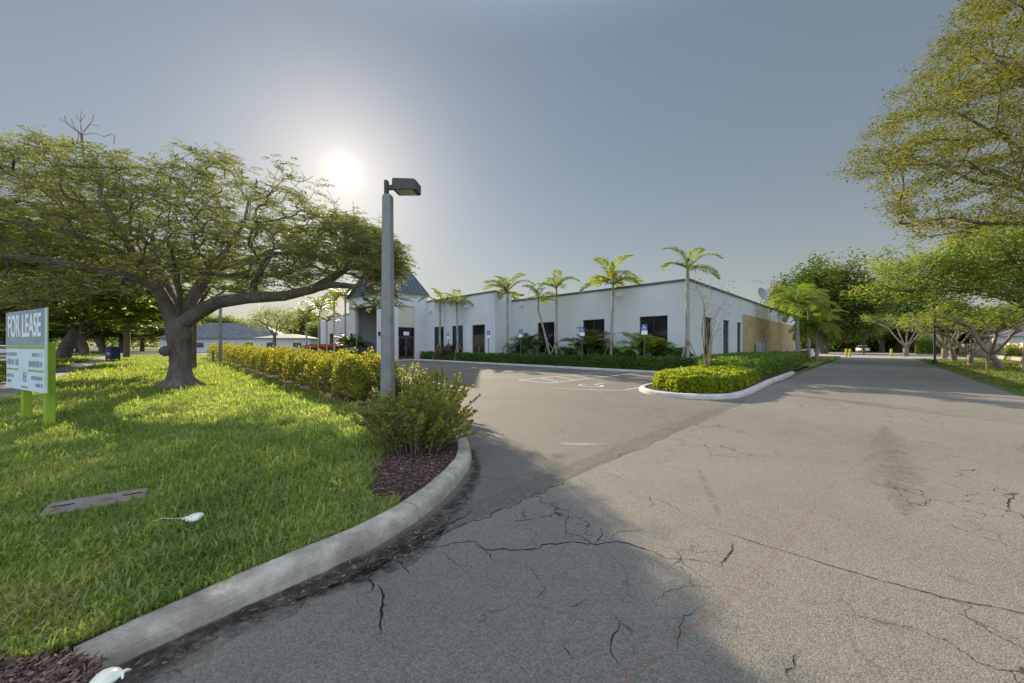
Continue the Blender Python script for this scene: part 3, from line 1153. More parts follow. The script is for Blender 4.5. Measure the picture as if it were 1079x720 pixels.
# scattered twigs and crumbs on the paving
n = 520
xs = rng.uniform(-2, 8, n)
ys = rng.uniform(1.6, 12, n)
bb = S2 * (ys - xs)
aa = S2 * (ys + xs)
k = ((bb < 2.2) & (bb > -2.9)) | ((aa > 4.8) & (bb > 2.5) & (aa < 10))
xs, ys = xs[k], ys[k]
lv = Leaves()
m = len(xs)
lv.add(np.stack([xs, ys, np.full(m, .014)], 1), rdir(m, -.05, .12), rdir(m, .8, 1), rng.uniform(.006, .03, m), rng.uniform(.004, .014, m))
structure(link("paving_litter", lv.mesh("paving_litter", M['deadleaf'])), True)


n = 260
ys = 1.3 * np.exp(rng.random(n) * math.log(14 / 1.3))
xs = (rng.uniform(-200, 400, n) - 540) / F * ys
k = inpoly(xs, ys, lawn_poly)
xs, ys = xs[k], ys[k]
lv = Leaves()
lv.add(np.stack([xs, ys, np.full(len(xs), LZ + .045)], 1), rdir(len(xs), -.3, .3), rdir(len(xs), .5, 1), rng.uniform(.02, .05, len(xs)), rng.uniform(.008, .02, len(xs)))
structure(link("fallen_leaves", lv.mesh("fallen_leaves", M['deadleaf'])), True)


# ------------------------------------------------------------------ office building
def wall_grid(mb, along, fixed, thick, u0, u1, z0, z1, holes):
    """wall panel with real openings. along 'b': wall plane a=fixed..fixed+thick, else b=fixed..fixed+thick"""
    us = sorted(set([u0, u1] + [h[0] for h in holes] + [h[1] for h in holes]))
    zs = sorted(set([z0, z1] + [h[2] for h in holes] + [h[3] for h in holes]))

    def solid(i, j):
        if i < 0 or j < 0 or i >= len(us) - 1 or j >= len(zs) - 1:
            return False
        uc, zc = (us[i] + us[i + 1]) / 2, (zs[j] + zs[j + 1]) / 2
        return not any(h[0] < uc < h[1] and h[2] < zc < h[3] for h in holes)

    def P(u, w, z):
        return ab(fixed + w, u, z) if along == 'b' else ab(u, fixed + w, z)
    for i in range(len(us) - 1):
        for j in range(len(zs) - 1):
            if not solid(i, j):
                continue
            a0, a1, c0, c1 = us[i], us[i + 1], zs[j], zs[j + 1]
            mb.quad(P(a0, 0, c0), P(a1, 0, c0), P(a1, 0, c1), P(a0, 0, c1))
            mb.quad(P(a0, thick, c0), P(a0, thick, c1), P(a1, thick, c1), P(a1, thick, c0))
            if not solid(i - 1, j):
                mb.quad(P(a0, 0, c0), P(a0, 0, c1), P(a0, thick, c1), P(a0, thick, c0))
            if not solid(i + 1, j):
                mb.quad(P(a1, 0, c0), P(a1, thick, c0), P(a1, thick, c1), P(a1, 0, c1))
            if not solid(i, j - 1):
                mb.quad(P(a0, 0, c0), P(a0, thick, c0), P(a1, thick, c0), P(a1, 0, c0))
            if not solid(i, j + 1):
                mb.quad(P(a0, 0, c1), P(a1, 0, c1), P(a1, thick, c1), P(a0, thick, c1))


OB = ab(22.5, 7.8)
office = empty("office_building", OB)
tag(office, "long white stucco office with flat roof and steep grey pyramid over its entrance", "building")
HA, HB, HC = 5.3, 5.95, 6.5
winsA = [(9.03, 10.83), (13.39, 15.16), (17.8, 19.55)]
winsB = [(23.8, 25.57), (26.9, 28.6), (29.98, 31.67)]
winsS = [(25.3, 26.8), (29.4, 30.9), (33.1, 34.3)]
WT, WB = 3.34, 0.45
w = MB()
wall_grid(w, 'b', 22.5, .3, 7.8, 22.5, 0, HA, [(a, b, WB, WT) for a, b in winsA])
wall_grid(w, 'a', 7.8, .3, 22.8, 34.7, 0, HA, [(a, b, WB, WT) for a, b in winsS])
wall_grid(w, 'a', 7.8, .3, 34.7, 62, 4.1, HA, [])
wall_grid(w, 'b', 20.5, .3, 22.5, 33, 0, HB, [(winsB[0][0], winsB[0][1], .1, 3.3)] + [(a, b, WB, WT) for a, b in winsB[1:]])
w.abbox(20.8, 22.5, 22.5, 22.8, 0, HB)
wall_grid(w, 'b', 20.5, .3, 41.4, 66, 0, HB, [(a, a + 1.75, WB, WT) for a in (44, 48, 52, 56, 60)])
w.abbox(62, 62.3, 7.8, 30, 0, HA)
# entrance block
wall_grid(w, 'b', 15.8, .35, 33, 41.4, 0, HC, [(34.5, 39.7, 0.1, 5.5)])
wall_grid(w, 'a', 33, .35, 16.15, 20.5, 0, HC, [(17.3, 19.1, 0.1, 5.4)])
w.abbox(16.15, 20.5, 41.05, 41.4, 0, HC)
w.abbox(16.15, 20.5, 33.35, 41.05, 5.7, 5.9)
w.build("wall", M['white_wall'], office, OB)
w = MB()
w.abbox(34.7, 62, 7.79, 8.1, 0, 4.1)
o = w.build("side_wall", M['tan_block'], office, OB)
o['label'] = "tan block lower wall of the warehouse half"
w = MB()
w.abbox(20.48, 20.78, 33.36, 41.04, 0.1, 5.69)
w.build("porch_wall", M['cream_wall'], office, OB)
# roof deck and coping
w = MB()
w.abbox(22.8, 62, 8.1, 30, HA - .45, HA - .3)
w.abbox(20.8, 62, 22.8, 66, HB - .6, HB - .4)
w.build("roof_deck", M['grey_metal'], office, OB)
w = MB()
w.abbox(22.44, 22.86, 7.74, 22.48, HA, HA + .14)
w.abbox(22.865, 62.3, 7.74, 8.16, HA, HA + .14)
w.abbox(20.44, 20.86, 22.44, 32.99, HB, HB + .14)
w.abbox(20.865, 24, 22.44, 22.86, HB, HB + .14)
w.abbox(20.44, 20.86, 41.42, 66, HB, HB + .14)
w.build("coping", M['coping'], office, OB)
w = MB()
w.abbox(15.72, 20.56, 32.92, 41.48, HC, HC + .12)
w.build("cornice", M['white_wall'], office, OB)


def window(along, fixed, u0, u1, z0, z1, mull=True, parent=office, base=OB):
    fr, gl = MB(), MB()
    t = .06

    def bx(mb, a0, a1, w0, w1, c0, c1):
        if along == 'b':
            mb.abbox(fixed + w0, fixed + w1, a0, a1, c0, c1)
        else:
            mb.abbox(a0, a1, fixed + w0, fixed + w1, c0, c1)
    g_ = .004
    bx(fr, u0 + g_, u0 + t, .10, .19, z0 + g_, z1 - g_)
    bx(fr, u1 - t, u1 - g_, .10, .19, z0 + g_, z1 - g_)
    bx(fr, u0 + t, u1 - t, .10, .19, z0 + g_, z0 + t)
    bx(fr, u0 + t, u1 - t, .10, .19, z1 - t, z1 - g_)
    if mull:
        m_ = (u0 + u1) / 2
        bx(fr, m_ - .03, m_ + .03, .105, .185, z0 + t, z1 - t)
    bx(gl, u0 + t, u1 - t, .14, .15, z0 + t, z1 - t)
    f = fr.build("window", M['frame_dark'], parent, base)
    p = gl.build("pane", M['glass'], f, base)
    return f


for a, b in winsA:
    window('b', 22.5, a, b, WB, WT)
for a, b in winsS:
    window('a', 7.8, a, b, WB, WT, False)
for a, b in winsB[1:]:
    window('b', 20.5, a, b, WB, WT)
for a in (44, 48, 52, 56, 60):
    window('b', 20.5, a, a + 1.75, WB, WT)


def door(along, fixed, u0, u1, z0, z1, leaves=2):
    fr = MB()

    def bx(mb, a0, a1, w0, w1, c0, c1):
        if along == 'b':
            mb.abbox(fixed + w0, fixed + w1, a0, a1, c0, c1)
        else:
            mb.abbox(a0, a1, fixed + w0, fixed + w1, c0, c1)
    tr = min(z1 - .1, z0 + 2.25)
    bx(fr, u0 + .004, u0 + .07, .10, .20, z0, z1 - .004)
    bx(fr, u1 - .07, u1 - .004, .10, .20, z0, z1 - .004)
    bx(fr, u0 + .07, u1 - .07, .10, .20, z1 - .07, z1 - .004)
    bx(fr, u0 + .07, u1 - .07, .10, .20, tr - .035, tr + .035)
    f = fr.build("door", M['door_brown'], office, OB)
    wdt = (u1 - u0 - .14) / leaves
    for k in range(leaves):
        a0 = u0 + .07 + k * wdt
        d_ = MB()
        bx(d_, a0 + .005, a0 + .11, .12, .17, z0 + .01, tr - .04)
        bx(d_, a0 + wdt - .11, a0 + wdt - .005, .12, .17, z0 + .01, tr - .04)
        bx(d_, a0 + .11, a0 + wdt - .11, .12, .17, z0 + .01, z0 + .28)
        bx(d_, a0 + .11, a0 + wdt - .11, .12, .17, tr - .16, tr - .04)
        d_.build("door_leaf", M['door_brown'], f, OB)
    p = MB()
    bx(p, u0 + .17, u1 - .17, .14, .15, z0 + .28, tr - .16)
    bx(p, u0 + .07, u1 - .07, .14, .15, tr + .035, z1 - .07)
    p.build("pane", M['glass'], f, OB)
    h = MB()
    um = (u0 + u1) / 2
    bx(h, um - .12, um - .09, .04, .07, z0 + .9, z0 + 1.25)
    bx(h, um - .12, um - .09, .07, .12, z0 + .95, z0 + .98)
    bx(h, um - .12, um - .09, .07, .12, z0 + 1.17, z0 + 1.2)
    h.build("handle", M['grey_metal'], f, OB)
    return f


door('b', 20.5, winsB[0][0], winsB[0][1], .1, 3.3)
door('a', 33.0, 17.3, 19.1, .1, 3.3)
w = MB()
w.abbox(17.31, 19.09, 33.1, 33.3, 3.301, 5.39)
w.build("entrance_panel", M['cream_wall'], office, OB)
w = MB()
w.abbox(17.9, 18.5, 33.085, 33.097, 2.5, 2.85)
w.build("notice", M['print_white'], office, OB)
# porch fittings: inner door, flag
w = MB()
w.abbox(20.40, 20.475, 35.0, 36.2, .1, 3.1)
w.build("inner_door", M['frame_dark'], office, OB)
w = MB()
w.abbox(20.42, 20.475, 37.2, 39.6, .3, 5.2)
w.build("porch_glazing", M['glass'], office, OB)
# wall lights
for (pp, nrmv) in [(ab(22.5, 12.2, 4.9), 'A'), (ab(22.5, 21.3, 4.97), 'A'), (ab(20.5, 26.2, 5.0), 'A'), (ab(20.5, 32.2, 5.0), 'A')]:
    w = MB()
    a_ = S2 * (pp.x + pp.y)
    b_ = S2 * (pp.y - pp.x)
    w.abbox(a_ - .22, a_ - .003, b_ - .17, b_ + .17, pp.z - .08, pp.z + .14)
    w.abbox(a_ - .16, a_ - .01, b_ - .13, b_ + .13, pp.z - .16, pp.z - .081)
    w.build("wall_light", M['white_metal'], office, OB)
for a_ in (15.8,):
    for b_ in (33.75, 40.5):
        w = MB()
        w.abbox(a_ - .16, a_ - .003, b_ - .09, b_ + .09, 2.4, 2.75)
        w.abbox(a_ - .20, a_ - .003, b_ - .11, b_ + .11, 2.751, 2.79)
        w.build("wall_lantern", M['black_metal'], office, OB)
# pyramid roof with standing seams
ap = (18.1, 37.2, 12.6)
ea = [(15.55, 32.75), (20.65, 32.75), (20.65, 41.65), (15.55, 41.65)]
ez = HC + .125
pr = MB()
apv = ab(*ap)
for i in range(4):
    p, q = ab(ea[i][0], ea[i][1], ez), ab(ea[(i + 1) % 4][0], ea[(i + 1) % 4][1], ez)
    pr.add([p, q, apv], [(0, 1, 2)])
    nn = (q - p).cross(apv - p).normalized()
    if nn.z < 0:
        nn = -nn
    ns = max(6, int((q - p).length / .45))
    mid = (p + q) / 2
    foot_ap = p + (q - p) * ((apv - p).dot(q - p) / (q - p).length_squared)
    up = (apv - foot_ap)
    tfa = (foot_ap - p).length / (q - p).length
    for k in range(1, ns):
        t_ = k / ns
        e = p.lerp(q, t_)
        r_ = t_ / tfa if t_ < tfa else (1 - t_) / (1 - tfa)
        top = e + up * r_ * .985
        wv = (q - p).normalized() * .02
        pr.boxv(e - wv + nn * .002, wv * 2, nn * .06, top - e)
    # ridge caps
    pr.tube([p + nn * .02, apv], [.06, .06], 6)
pr.poly([ab(x, y, ez - .002) for x, y in ea])
pr.build("roof", M['roof_metal'], office, OB)

# low white ramp wall along the loading side
rw = MB()
rw.abbox(40, 60, 5.6, 5.85, 0.02, 1.0)
rw.abbox(39.96, 60.04, 5.56, 5.89, 1.0, 1.06)
o = rw.build("ramp_wall", M['white_wall'], None, ab(50, 5.7))
tag(o, "low white ramp wall in front of the tan warehouse wall", "wall")

# satellite dish on the side parapet
db = ab(38.6, 7.7, 5.3)
dish = empty("satellite_dish", db)
tag(dish, "grey satellite dish with thin antenna mast on the roof edge above the tan wall", "satellite dish")
w = MB()
w.tube([db + Vector((0, 0, -.35)) + (ab(0, -.03)), db + ab(0, -.35, -.15), db + ab(-.1, -.55, .35)], .04, 8)
w.build("mount", M['dish'], dish, db)
w = MB()
cd = db + ab(-.1, -.5, .75)
axis = (ab(-.4, -.9, .28)).normalized()
ux = axis.orthogonal().normalized()
uy = axis.cross(ux)
rings = []
for r_, h_ in ((.02, 0), (.25, .02), (.42, .07), (.56, .13), (.57, .13), (.43, .05), (.25, 0), (.02, -.02)):
    rings.append([cd + axis * h_ + (ux * math.cos(t_) + uy * math.sin(t_)) * r_ for t_ in np.linspace(0, 2 * math.pi, 20, endpoint=False)])
w.loft(rings, True, True, True, True)
w.build("reflector", M['dish'], dish, db)
w = MB()
w.tube([cd - uy * .5, cd + axis * .6 - uy * .12], .018, 6)
w.box(cd + axis * .62 - uy * .1, (.1, .1, .12))
w.build("feed_arm", M['grey_metal'], dish, db)
w = MB()
w.tube([db + ab(.7, 0, .14), db + ab(.7, 0, 2.3)], .02, 6)
for k in range(5):
    w.tube([db + ab(.7 - .35, 0, 1.95 + .05 * k) + ab(0, -.4 + k * .2), db + ab(.7 + .35, 0, 1.95 + .05 * k) + ab(0, -.4 + k * .2)], .01, 5)
w.tube([db + ab(.7, -.5, 2.0), db + ab(.7, .5, 2.2)], .012, 5)
w.build("antenna", M['grey_metal'], dish, db)

# electrical cabinet by the side wall
cb_ = ab(39.6, 7.45)
cabn = empty("electrical_cabinet", cb_)
tag(cabn, "grey electrical cabinet against the tan warehouse wall", "cabinet")
w = MB()
w.bevbox(ab(39.6, 7.42, .95), (1.7, .55, 1.5), .03, rad(45))
w.build("body", M['grey_metal'], cabn, cb_)
for s_ in (-1, 1):
    w = MB()
    w.boxv(ab(39.6 + s_ * .41 - .37, 7.12, .3), ab(.74, 0), ab(0, .02), (0, 0, 1.3))
    w.build("door", M['grey_metal'], cabn, cb_)
w = MB()
w.abbox(38.6, 40.6, 7.0, 7.75, .08, .2)
w.build("plinth", M['sidewalk'], cabn, cb_)


# ------------------------------------------------------------------ lamp posts
def lamp_post(loc, label, rz):
    r = empty("lamp_post", loc, rz)
    tag(r, label, "lamp post", "concrete lamp posts along the hedge")
    w = MB()
    rings = []
    for z, h in ((0, .13), (4.86, .10), (4.90, .085)):
        c_ = .02
        rings.append([Vector((x, y, z)) for x, y in ((h - c_, -h), (h, -h + c_), (h, h - c_), (h - c_, h), (-h + c_, h), (-h, h - c_), (-h, -h + c_), (-h + c_, -h))])
    w.loft(rings, True, True)
    w.build("pole", M['pole'], r)
    w = MB()
    w.box((-.03, 0, 5.06), (.07, .12, .36))
    w.box((.12, 0, 5.08), (.30, .07, .10))
    w.build("bracket", M['lamp_dark'], r)
    w = MB()
    # shoe-box head, tilted a little, slimmer at its front
    hd = []
    for x, hw, zl, zh in ((.16, .14, 4.99, 5.20), (.20, .19, 4.96, 5.22), (.70, .19, 4.94, 5.18), (.74, .17, 4.95, 5.15)):
        hd.append([Vector((x, -hw, zl)), Vector((x, hw, zl)), Vector((x, hw * .96, zh)), Vector((x, -hw * .96, zh))])
    w.loft(hd, True, True)
    h_ = w.build("lamp_head", M['lamp_dark'], r)
    w = MB()
    w.boxv((.27, -.15, 4.942), (.38, 0, -.012), (0, .3, 0), (0, 0, .012))
    w.build("lens", M['lens'], h_)
    w = MB()
    w.box((0.0, -.118, .75), (.10, .008, .16))
    w.build("hand_hole_cover", M['grey_metal'], r)
    return r


lp = at(409, 400, 8.5)
lp = Vector((lp.x, lp.y, LZ))
lamp1 = lamp_post(lp, "nearest concrete lamp post with dark shoebox head rising from the hedge", rad(-6))
lamp2 = copy_tree(lamp1)
p2 = gp(232.5, 382, LZ)
lamp2.location = p2
lamp2.rotation_euler = (0, 0, rad(40))
lamp2['label'] = "distant concrete lamp post at the far end of the lawn hedge, under the big limb"

bl = gp(985.6, 383.5)
r = empty("street_light", bl)
tag(r, "slim black street light post at the right road edge", "street light")
w = MB()
w.lathe(bl, [(.16, 0), (.16, .25), (.09, .4), (.075, .9), (.065, 4.4)], 12)
w.build("pole", M['black_metal'], r, bl)
w = MB()
w.lathe(bl + Vector((0, 0, 4.4)), [(.05, 0), (.14, .05), (.19, .4), (.22, .42), (.05, .58), (.02, .66)], 10)
w.build("lantern", M['black_metal'], r, bl)

up_ = gp(133.5, 377, LZ)
r = empty("utility_pole", up_)
tag(r, "brown timber utility pole beyond the blue mailbox", "utility pole")
w = MB()
w.tube([up_, up_ + Vector((.05, 0, 4)), up_ + Vector((.02, 0, 9))], [.3, .26, .2], 10)
w.build("pole", M['wood_old'], r, up_)
w = MB()
w.box(up_ + Vector((0, 0, 8.3)), (2.2, .12, .14), rad(45))
w.build("crossarm", M['wood_old'], r, up_)

# ------------------------------------------------------------------ FOR LEASE sign
s_l, s_r = gp(27, 443.5, LZ), gp(51.2, 450.5, LZ)
ud = (s_r - s_l)
ud.z = 0
ud.normalize()
cR = s_r + ud * .22
cL = s_l - ud * .70
mid = (cL + cR) / 2
Wd = (cR - cL).length
sg = empty("for_lease_sign", Vector((mid.x, mid.y, LZ)) - Vector((-ud.y, ud.x, 0)) * .11, math.atan2(ud.y, ud.x))
tag(sg, "large white and grey FOR LEASE board on two lime green posts on the lawn", "sign")
h0, h1 = .60, 2.02     # above the lawn
w = MB()
w.box((0, .035, (h0 + h1) / 2), (Wd, .03, h1 - h0))
brd = w.build("board", M['sign_white'], sg)
w = MB()
w.box((0, .054, (h0 + h1) / 2), (Wd + .04, .008, h1 - h0 + .02))
w.build("board_back", M['sign_green'], brd)
for pnt in (s_l, s_r):
    w = MB()
    xx = (pnt - mid).dot(ud)
    w.bevbox((xx, .12, .72), (.14, .11, 1.46), .008)
    w.build("post", M['sign_green'], sg)
zs_ = h0 + (h1 - h0) * .56
w = MB()
w.box((0, .0165, (zs_ + h1) / 2), (Wd, .006, h1 - zs_))
w.build("printed_band", M['sign_grey'], brd)
w = MB()
w.box((0, .0165, zs_ - .032), (Wd, .006, .04))
w.build("green_stripe", M['sign_green'], brd)
me = text_mesh("FOR LEASE", .46, .006)
me.materials.clear()
me.materials.append(M['print_white'])
o = link("lettering", me, brd)
o.rotation_euler = (rad(90), 0, 0)
xs_ = [v.co.x for v in me.vertices]
o.scale = ((Wd * .86) / (max(xs_) - min(xs_)), 1.22, 1)
o.location = (0, .0105, zs_ + (h1 - zs_) * .53)


def print_rows(rows, name, mat):
    """rows of small print marks too fine to read: (x0, x1, z, height)"""
    for k_, (x0, x1, z, hh) in enumerate(rows):
        w = MB()
        rr = random.Random(5 + k_)
        x = x0
        while x < x1 - .01:
            cw = hh * rr.uniform(.3, .62)
            if rr.random() < .86:
                t_ = hh * .17
                w.box((x + t_ / 2, .0165, z), (t_, .005, hh * rr.choice((1, .75, 1))))
                if rr.random() < .7:
                    w.box((x + cw - t_, .0165, z), (t_, .005, hh * rr.choice((1, .7, .8))))
                if rr.random() < .7:
                    w.box((x + cw / 2, .0165, z + rr.choice((-.4, 0, .4)) * hh), (max(.004, cw - 2 * t_ - .004), .005, t_))
            x += cw + hh * .16
        w.build(name, mat, brd)


hl = zs_ - h0
q = Wd / 2
print_rows([(-q * .94, -q * .42, h0 + hl * .80, .07), (-q * .94, -q * .30, h0 + hl * .62, .11), (-q * .94, -q * .55, h0 + hl * .30, .065), (-q * .94, -q * .70, h0 + hl * .17, .065),
            (q * .42, q * .90, h0 + hl * .80, .07), (q * .26, q * .92, h0 + hl * .60, .11), (q * .38, q * .92, h0 + hl * .30, .065), (q * .60, q * .92, h0 + hl * .15, .065), (-q * .14, q * .2, h0 + hl * .07, .03)], "text_line", M['ink'])
for x0, x1 in ((-q * .94, -q * .32), (q * .22, q * .94)):
    w = MB()
    w.box(((x0 + x1) / 2, .0165, h0 + hl * .455), (x1 - x0, .005, .03))
    w.build("green_bar", M['sign_green'], brd)
w = MB()
for dx_, dz_, sx_, sz_ in ((-.07, 0, .03, .17), (.07, 0, .03, .17), (0, .07, .11, .03), (0, -.07, .11, .03), (0, 0, .06, .05)):
    w.box((q * .04 + dx_, .0165, h0 + hl * .30 + dz_), (sx_, .005, sz_))
w.build("emblem", M['ink'], brd)

# ------------------------------------------------------------------ mailbox
mb_p = gp(119, 382, LZ)
mx = empty("mailbox", mb_p, rad(-20))
tag(mx, "blue street mailbox with arched top standing beside the sidewalk", "mailbox")
w = MB()
prof = [(-.28, .28), (.28, .28), (.28, 1.02)] + [(.28 * math.cos(t_), 1.02 + .28 * math.sin(t_)) for t_ in np.linspace(.25, math.pi - .25, 9)] + [(-.28, 1.02)]
w.prism([Vector((-.42, y_, z_)) for y_, z_ in prof], (.84, 0, 0))
w.build("body", M['mailblue'], mx)
for sx_ in (-.36, .36):
    for sy_ in (-.22, .22):
        w = MB()
        w.box((sx_, sy_, .15), (.07, .07, .32))
        w.build("leg", M['mailblue'], mx)
w = MB()
w.box((0, -.284, .72), (.46, .006, .22))
lb_ = w.build("label_plate", M['sign_white'], mx)
w = MB()
w.box((0, -.31, 1.02), (.5, .05, .05))
w.build("pull_handle", M['mailblue'], mx)


# ------------------------------------------------------------------ accessible parking signs
def isa_symbol(c, s):
    """wheelchair mark drawn in the plane facing -y"""
    w = MB()

    def bar(p, q, t_):
        p, q = Vector((p[0], 0, p[1])) * s, Vector((q[0], 0, q[1])) * s
        d_ = (q - p)
        n_ = Vector((-d_.z, 0, d_.x)).normalized() * t_ * s / 2
        w.boxv(Vector(c) + p - n_, d_, n_ * 2, (0, -.004, 0))
    angs = np.linspace(rad(120), rad(400), 14)
    for t0_, t1_ in zip(angs[:-1], angs[1:]):
        bar((-.05 + .28 * math.cos(t0_), -.16 + .28 * math.sin(t0_)), (-.05 + .28 * math.cos(t1_), -.16 + .28 * math.sin(t1_)), .08)
    bar((-.1, .30), (-.06, -.06), .10)
    bar((-.08, .10), (.16, .10), .07)
    bar((-.06, -.06), (.20, -.06), .09)
    bar((.20, -.06), (.34, -.36), .09)
    bar((-.18, .41), (-.04, .41), .13)
    return w


def park_sign(loc, label):
    r = empty("parking_sign", loc, rad(45 - 90 + 45 + 0))
    tag(r, label, "parking sign", "blue accessible parking signs along the front kerb")
    w = MB()
    w.box((0, .025, 1.27), (.05, .035, 2.54))
    w.build("post", M['coping'], r)
    w = MB()
    w.box((0, 0, 2.40), (.32, .006, .34))
    pl_ = w.build("plate", M['adablue'], r)
    isa_symbol((0, -.004, 2.41), .30).build("wheelchair_symbol", M['print_white'], pl_)
    w = MB()
    w.box((0, 0, 2.11), (.32, .006, .22))
    pl2 = w.build("lower_plate", M['print_white'], r)
    return r


ps = [(9.1, "nearest blue accessible parking sign, in front of the double window beside a bushy palm"),
      (13.2, "second blue accessible parking sign from the white building's corner"),
      (18.6, "middle blue accessible parking sign against bare white wall left of the leaning palm"),
      (22.2, "blue accessible parking sign just right of the brown glazed door"),
      (27.8, "farthest blue accessible parking sign, between the two narrow windows by the burgundy plant")]
sg0 = None
for i, (b_, lb) in enumerate(ps):
    if i == 0:
        sg0 = park_sign(ab(19.5, b_, .1), lb)
        c = sg0
    else:
        c = copy_tree(sg0)
        c['label'] = lb
    c.location = ab(19.5, b_, .1)
    c.rotation_euler = (0, 0, rad(-45 + random.uniform(-4, 4) + 10))

# ------------------------------------------------------------------ meter lid, balloons, bollards, stakes
w = MB()
w.bevbox((0, 0, .025), (.60, .30, .07), .012)
o = w.build("ground_box_cover", M['coverlid'], None)
o.location = Vector((lid_c.x, lid_c.y, LZ))
o.rotation_euler = (0, rad(2), lid_r)
lid = o
tag(o, "weathered rectangular utility box cover set flush in the lawn", "utility cover")
for x_ in (-.2, .2):
    w = MB()
    w.box((x_, 0, .060), (.12, .025, .006))
    w.build("lift_slot", M['crack'], o)


def balloon(loc, rz, length, label):
    r = empty("deflated_balloon", loc, rz)
    tag(r, label, "balloon", "limp pale balloons on the ground")
    w = MB()
    prof = [(.002, 0), (.30, .02), (.50, .15), (.56, .38), (.50, .62), (.32, .82), (.10, .95), (.06, .98)]
    rings = []
    for r_, x_ in prof:
        rings.append([Vector((x_ * length, r_ * length * math.cos(t_) * .9, .035 * length / .16 + r_ * length * .42 * math.sin(t_) * (1 + .18 * math.sin(3 * t_ + x_ * 5)))) for t_ in np.linspace(0, 2 * math.pi, 14, endpoint=False)])
    w.loft(rings, True, True, True, True)
    w.build("skin", M['plastic_white'], r)
    for s_ in (-1, 1):
        w = MB()
        w.tube([(length * .96, 0, .03), (length * 1.03, s_ * .012, .03), (length * 1.09, s_ * .022, .02)], [.008, .006, .004], 6)
        w.build("neck_tail", M['plastic_white'], r)
    return r


bp = gp(213, 549, LZ + .03)
b1 = balloon(bp, rad(187), .12, "limp pale balloon with a trailing string on the lawn")
w = MB()
w.tube([(.12, 0, .03), (.18, .02, .035), (.28, -.015, .03), (.36, .0, .01)], .0022, 5)
w.build("string", M['plastic_white'], b1)
b2p = gp(97, 724, .12)
b2 = balloon(b2p, rad(18), .10, "limp white balloon at the tail end of the kerb")


def bollard(p, label):
    r = empty("bollard", p)
    tag(r, label, "bollard", "yellow bollards at the road end")
    w = MB()
    w.lathe((0, 0, 0), [(.12, 0), (.12, .95), (.10, 1.02), (.04, 1.05)], 12)
    w.build("post", M['yellow'], r)
    return r


bo = bollard(gp(892.5, 376.2), "leftmost of the yellow bollards at the road end")
for px_, lb in ((896.5, "second yellow bollard from the left at the road end"), (940, "yellow bollard on the right side of the road end, left of the pale forked tree")):
    c = copy_tree(bo)
    c.location = gp(px_, 376.2)
    c['label'] = lb


def stake(p, h, rr, label, mat, name="timber_stake"):
    w = MB()
    w.tube([Vector((0, 0, -.05)), Vector((.02, 0, h * .5)), Vector((.01, .01, h))], [rr, rr, rr * .9], 8)
    o = w.build(name, mat, None)
    o.location = p
    return tag(o, label, "stake", "timber stakes in the grass")


stake(gp(1041.3, 391), 1.0, .07, "short timber stake on the verge left of the nearest frangipani tree", M['wood_old'])
stake(gp(1079, 391.5), 0.85, .09, "short timber stake at the right edge of the verge", M['wood_stake'])
stake(gp(224.5, 382.5, LZ), .95, .07, "thin brown stake at the far hedge end beside the distant lamp post", M['wood_old'])
stake(ab(9.5, 30.0), 1.3, .05, "orange brown stake standing beyond the hedge near the far palms", M['orange_wood'])


# ------------------------------------------------------------------ cars
def car(loc, rz, paint, label, group):
    r = empty("parked_car", loc, rz)
    tag(r, label, "car", group)
    # body: stations along x, front at +x
    st_ = [(-2.15, .60, .42, .80), (-2.1, .80, .30, .92), (-1.4, .86, .24, .98), (0, .88, .22, .96), (1.2, .86, .24, .92), (2.0, .80, .28, .78), (2.2, .62, .40, .66)]
    w = MB()
    rings = []
    for x, hw, zl, zh in st_:
        rings.append([Vector((x, -hw * .92, zl)), Vector((x, hw * .92, zl)), Vector((x, hw, (zl + zh) / 2)), Vector((x, hw * .93, zh)), Vector((x, -hw * .93, zh)), Vector((x, -hw, (zl + zh) / 2))])
    w.loft(rings, True, True, True, True)
    w.build("body", paint, r)
    w = MB()
    top = [(-1.85, .78, .90), (-1.25, .66, 1.42), (-.2, .66, 1.48), (.35, .64, 1.42), (1.15, .76, .90)]
    w.loft([[Vector((x, -hw, z)), Vector((x, hw, z)), Vector((x, hw * .99, z + .02)), Vector((x, -hw * .99, z + .02))] for x, hw, z in top], True, True, True, False)
    pts = [(-1.85, .90), (1.15, .90)]
    w.build("roof", paint, r)
    w = MB()
    for s_ in (-1, 1):
        w.add([(-1.7, s_ * .76, .92), (1.0, s_ * .745, .92), (.33, s_ * .645, 1.405), (-1.22, s_ * .662, 1.405)], [(0, 1, 2, 3)])
    w.add([(1.14, -.74, .93), (1.14, .74, .93), (.37, .62, 1.43), (.37, -.62, 1.43)], [(0, 1, 2, 3)])
    w.add([(-1.86, -.74, .93), (-1.86, .74, .93), (-1.26, .63, 1.43), (-1.26, -.63, 1.43)], [(0, 1, 2, 3)])
    w.build("glazing", M['car_glass'], r)
    for x in (-1.35, 1.35):
        for s_ in (-1, 1):
            w = MB()
            w.tube([(x, s_ * .68, .32), (x, s_ * .87, .32)], .32, 16, True, False)
            wh = w.build("wheel", M['rubber'], r)
            w = MB()
            w.tube([(x, s_ * .872, .32), (x, s_ * .885, .32)], .19, 12, True, False)
            w.build("rim", M['car_silver'], wh)
    for s_ in (-1, 1):
        w = MB()
        w.box((2.13, s_ * .58, .68), (.12, .26, .12))
        w.build("headlight", M['lens'], r)
        w = MB()
        w.box((-2.11, s_ * .62, .76), (.1, .26, .14))
        w.build("tail_light", M['red_light'], r)
    return r


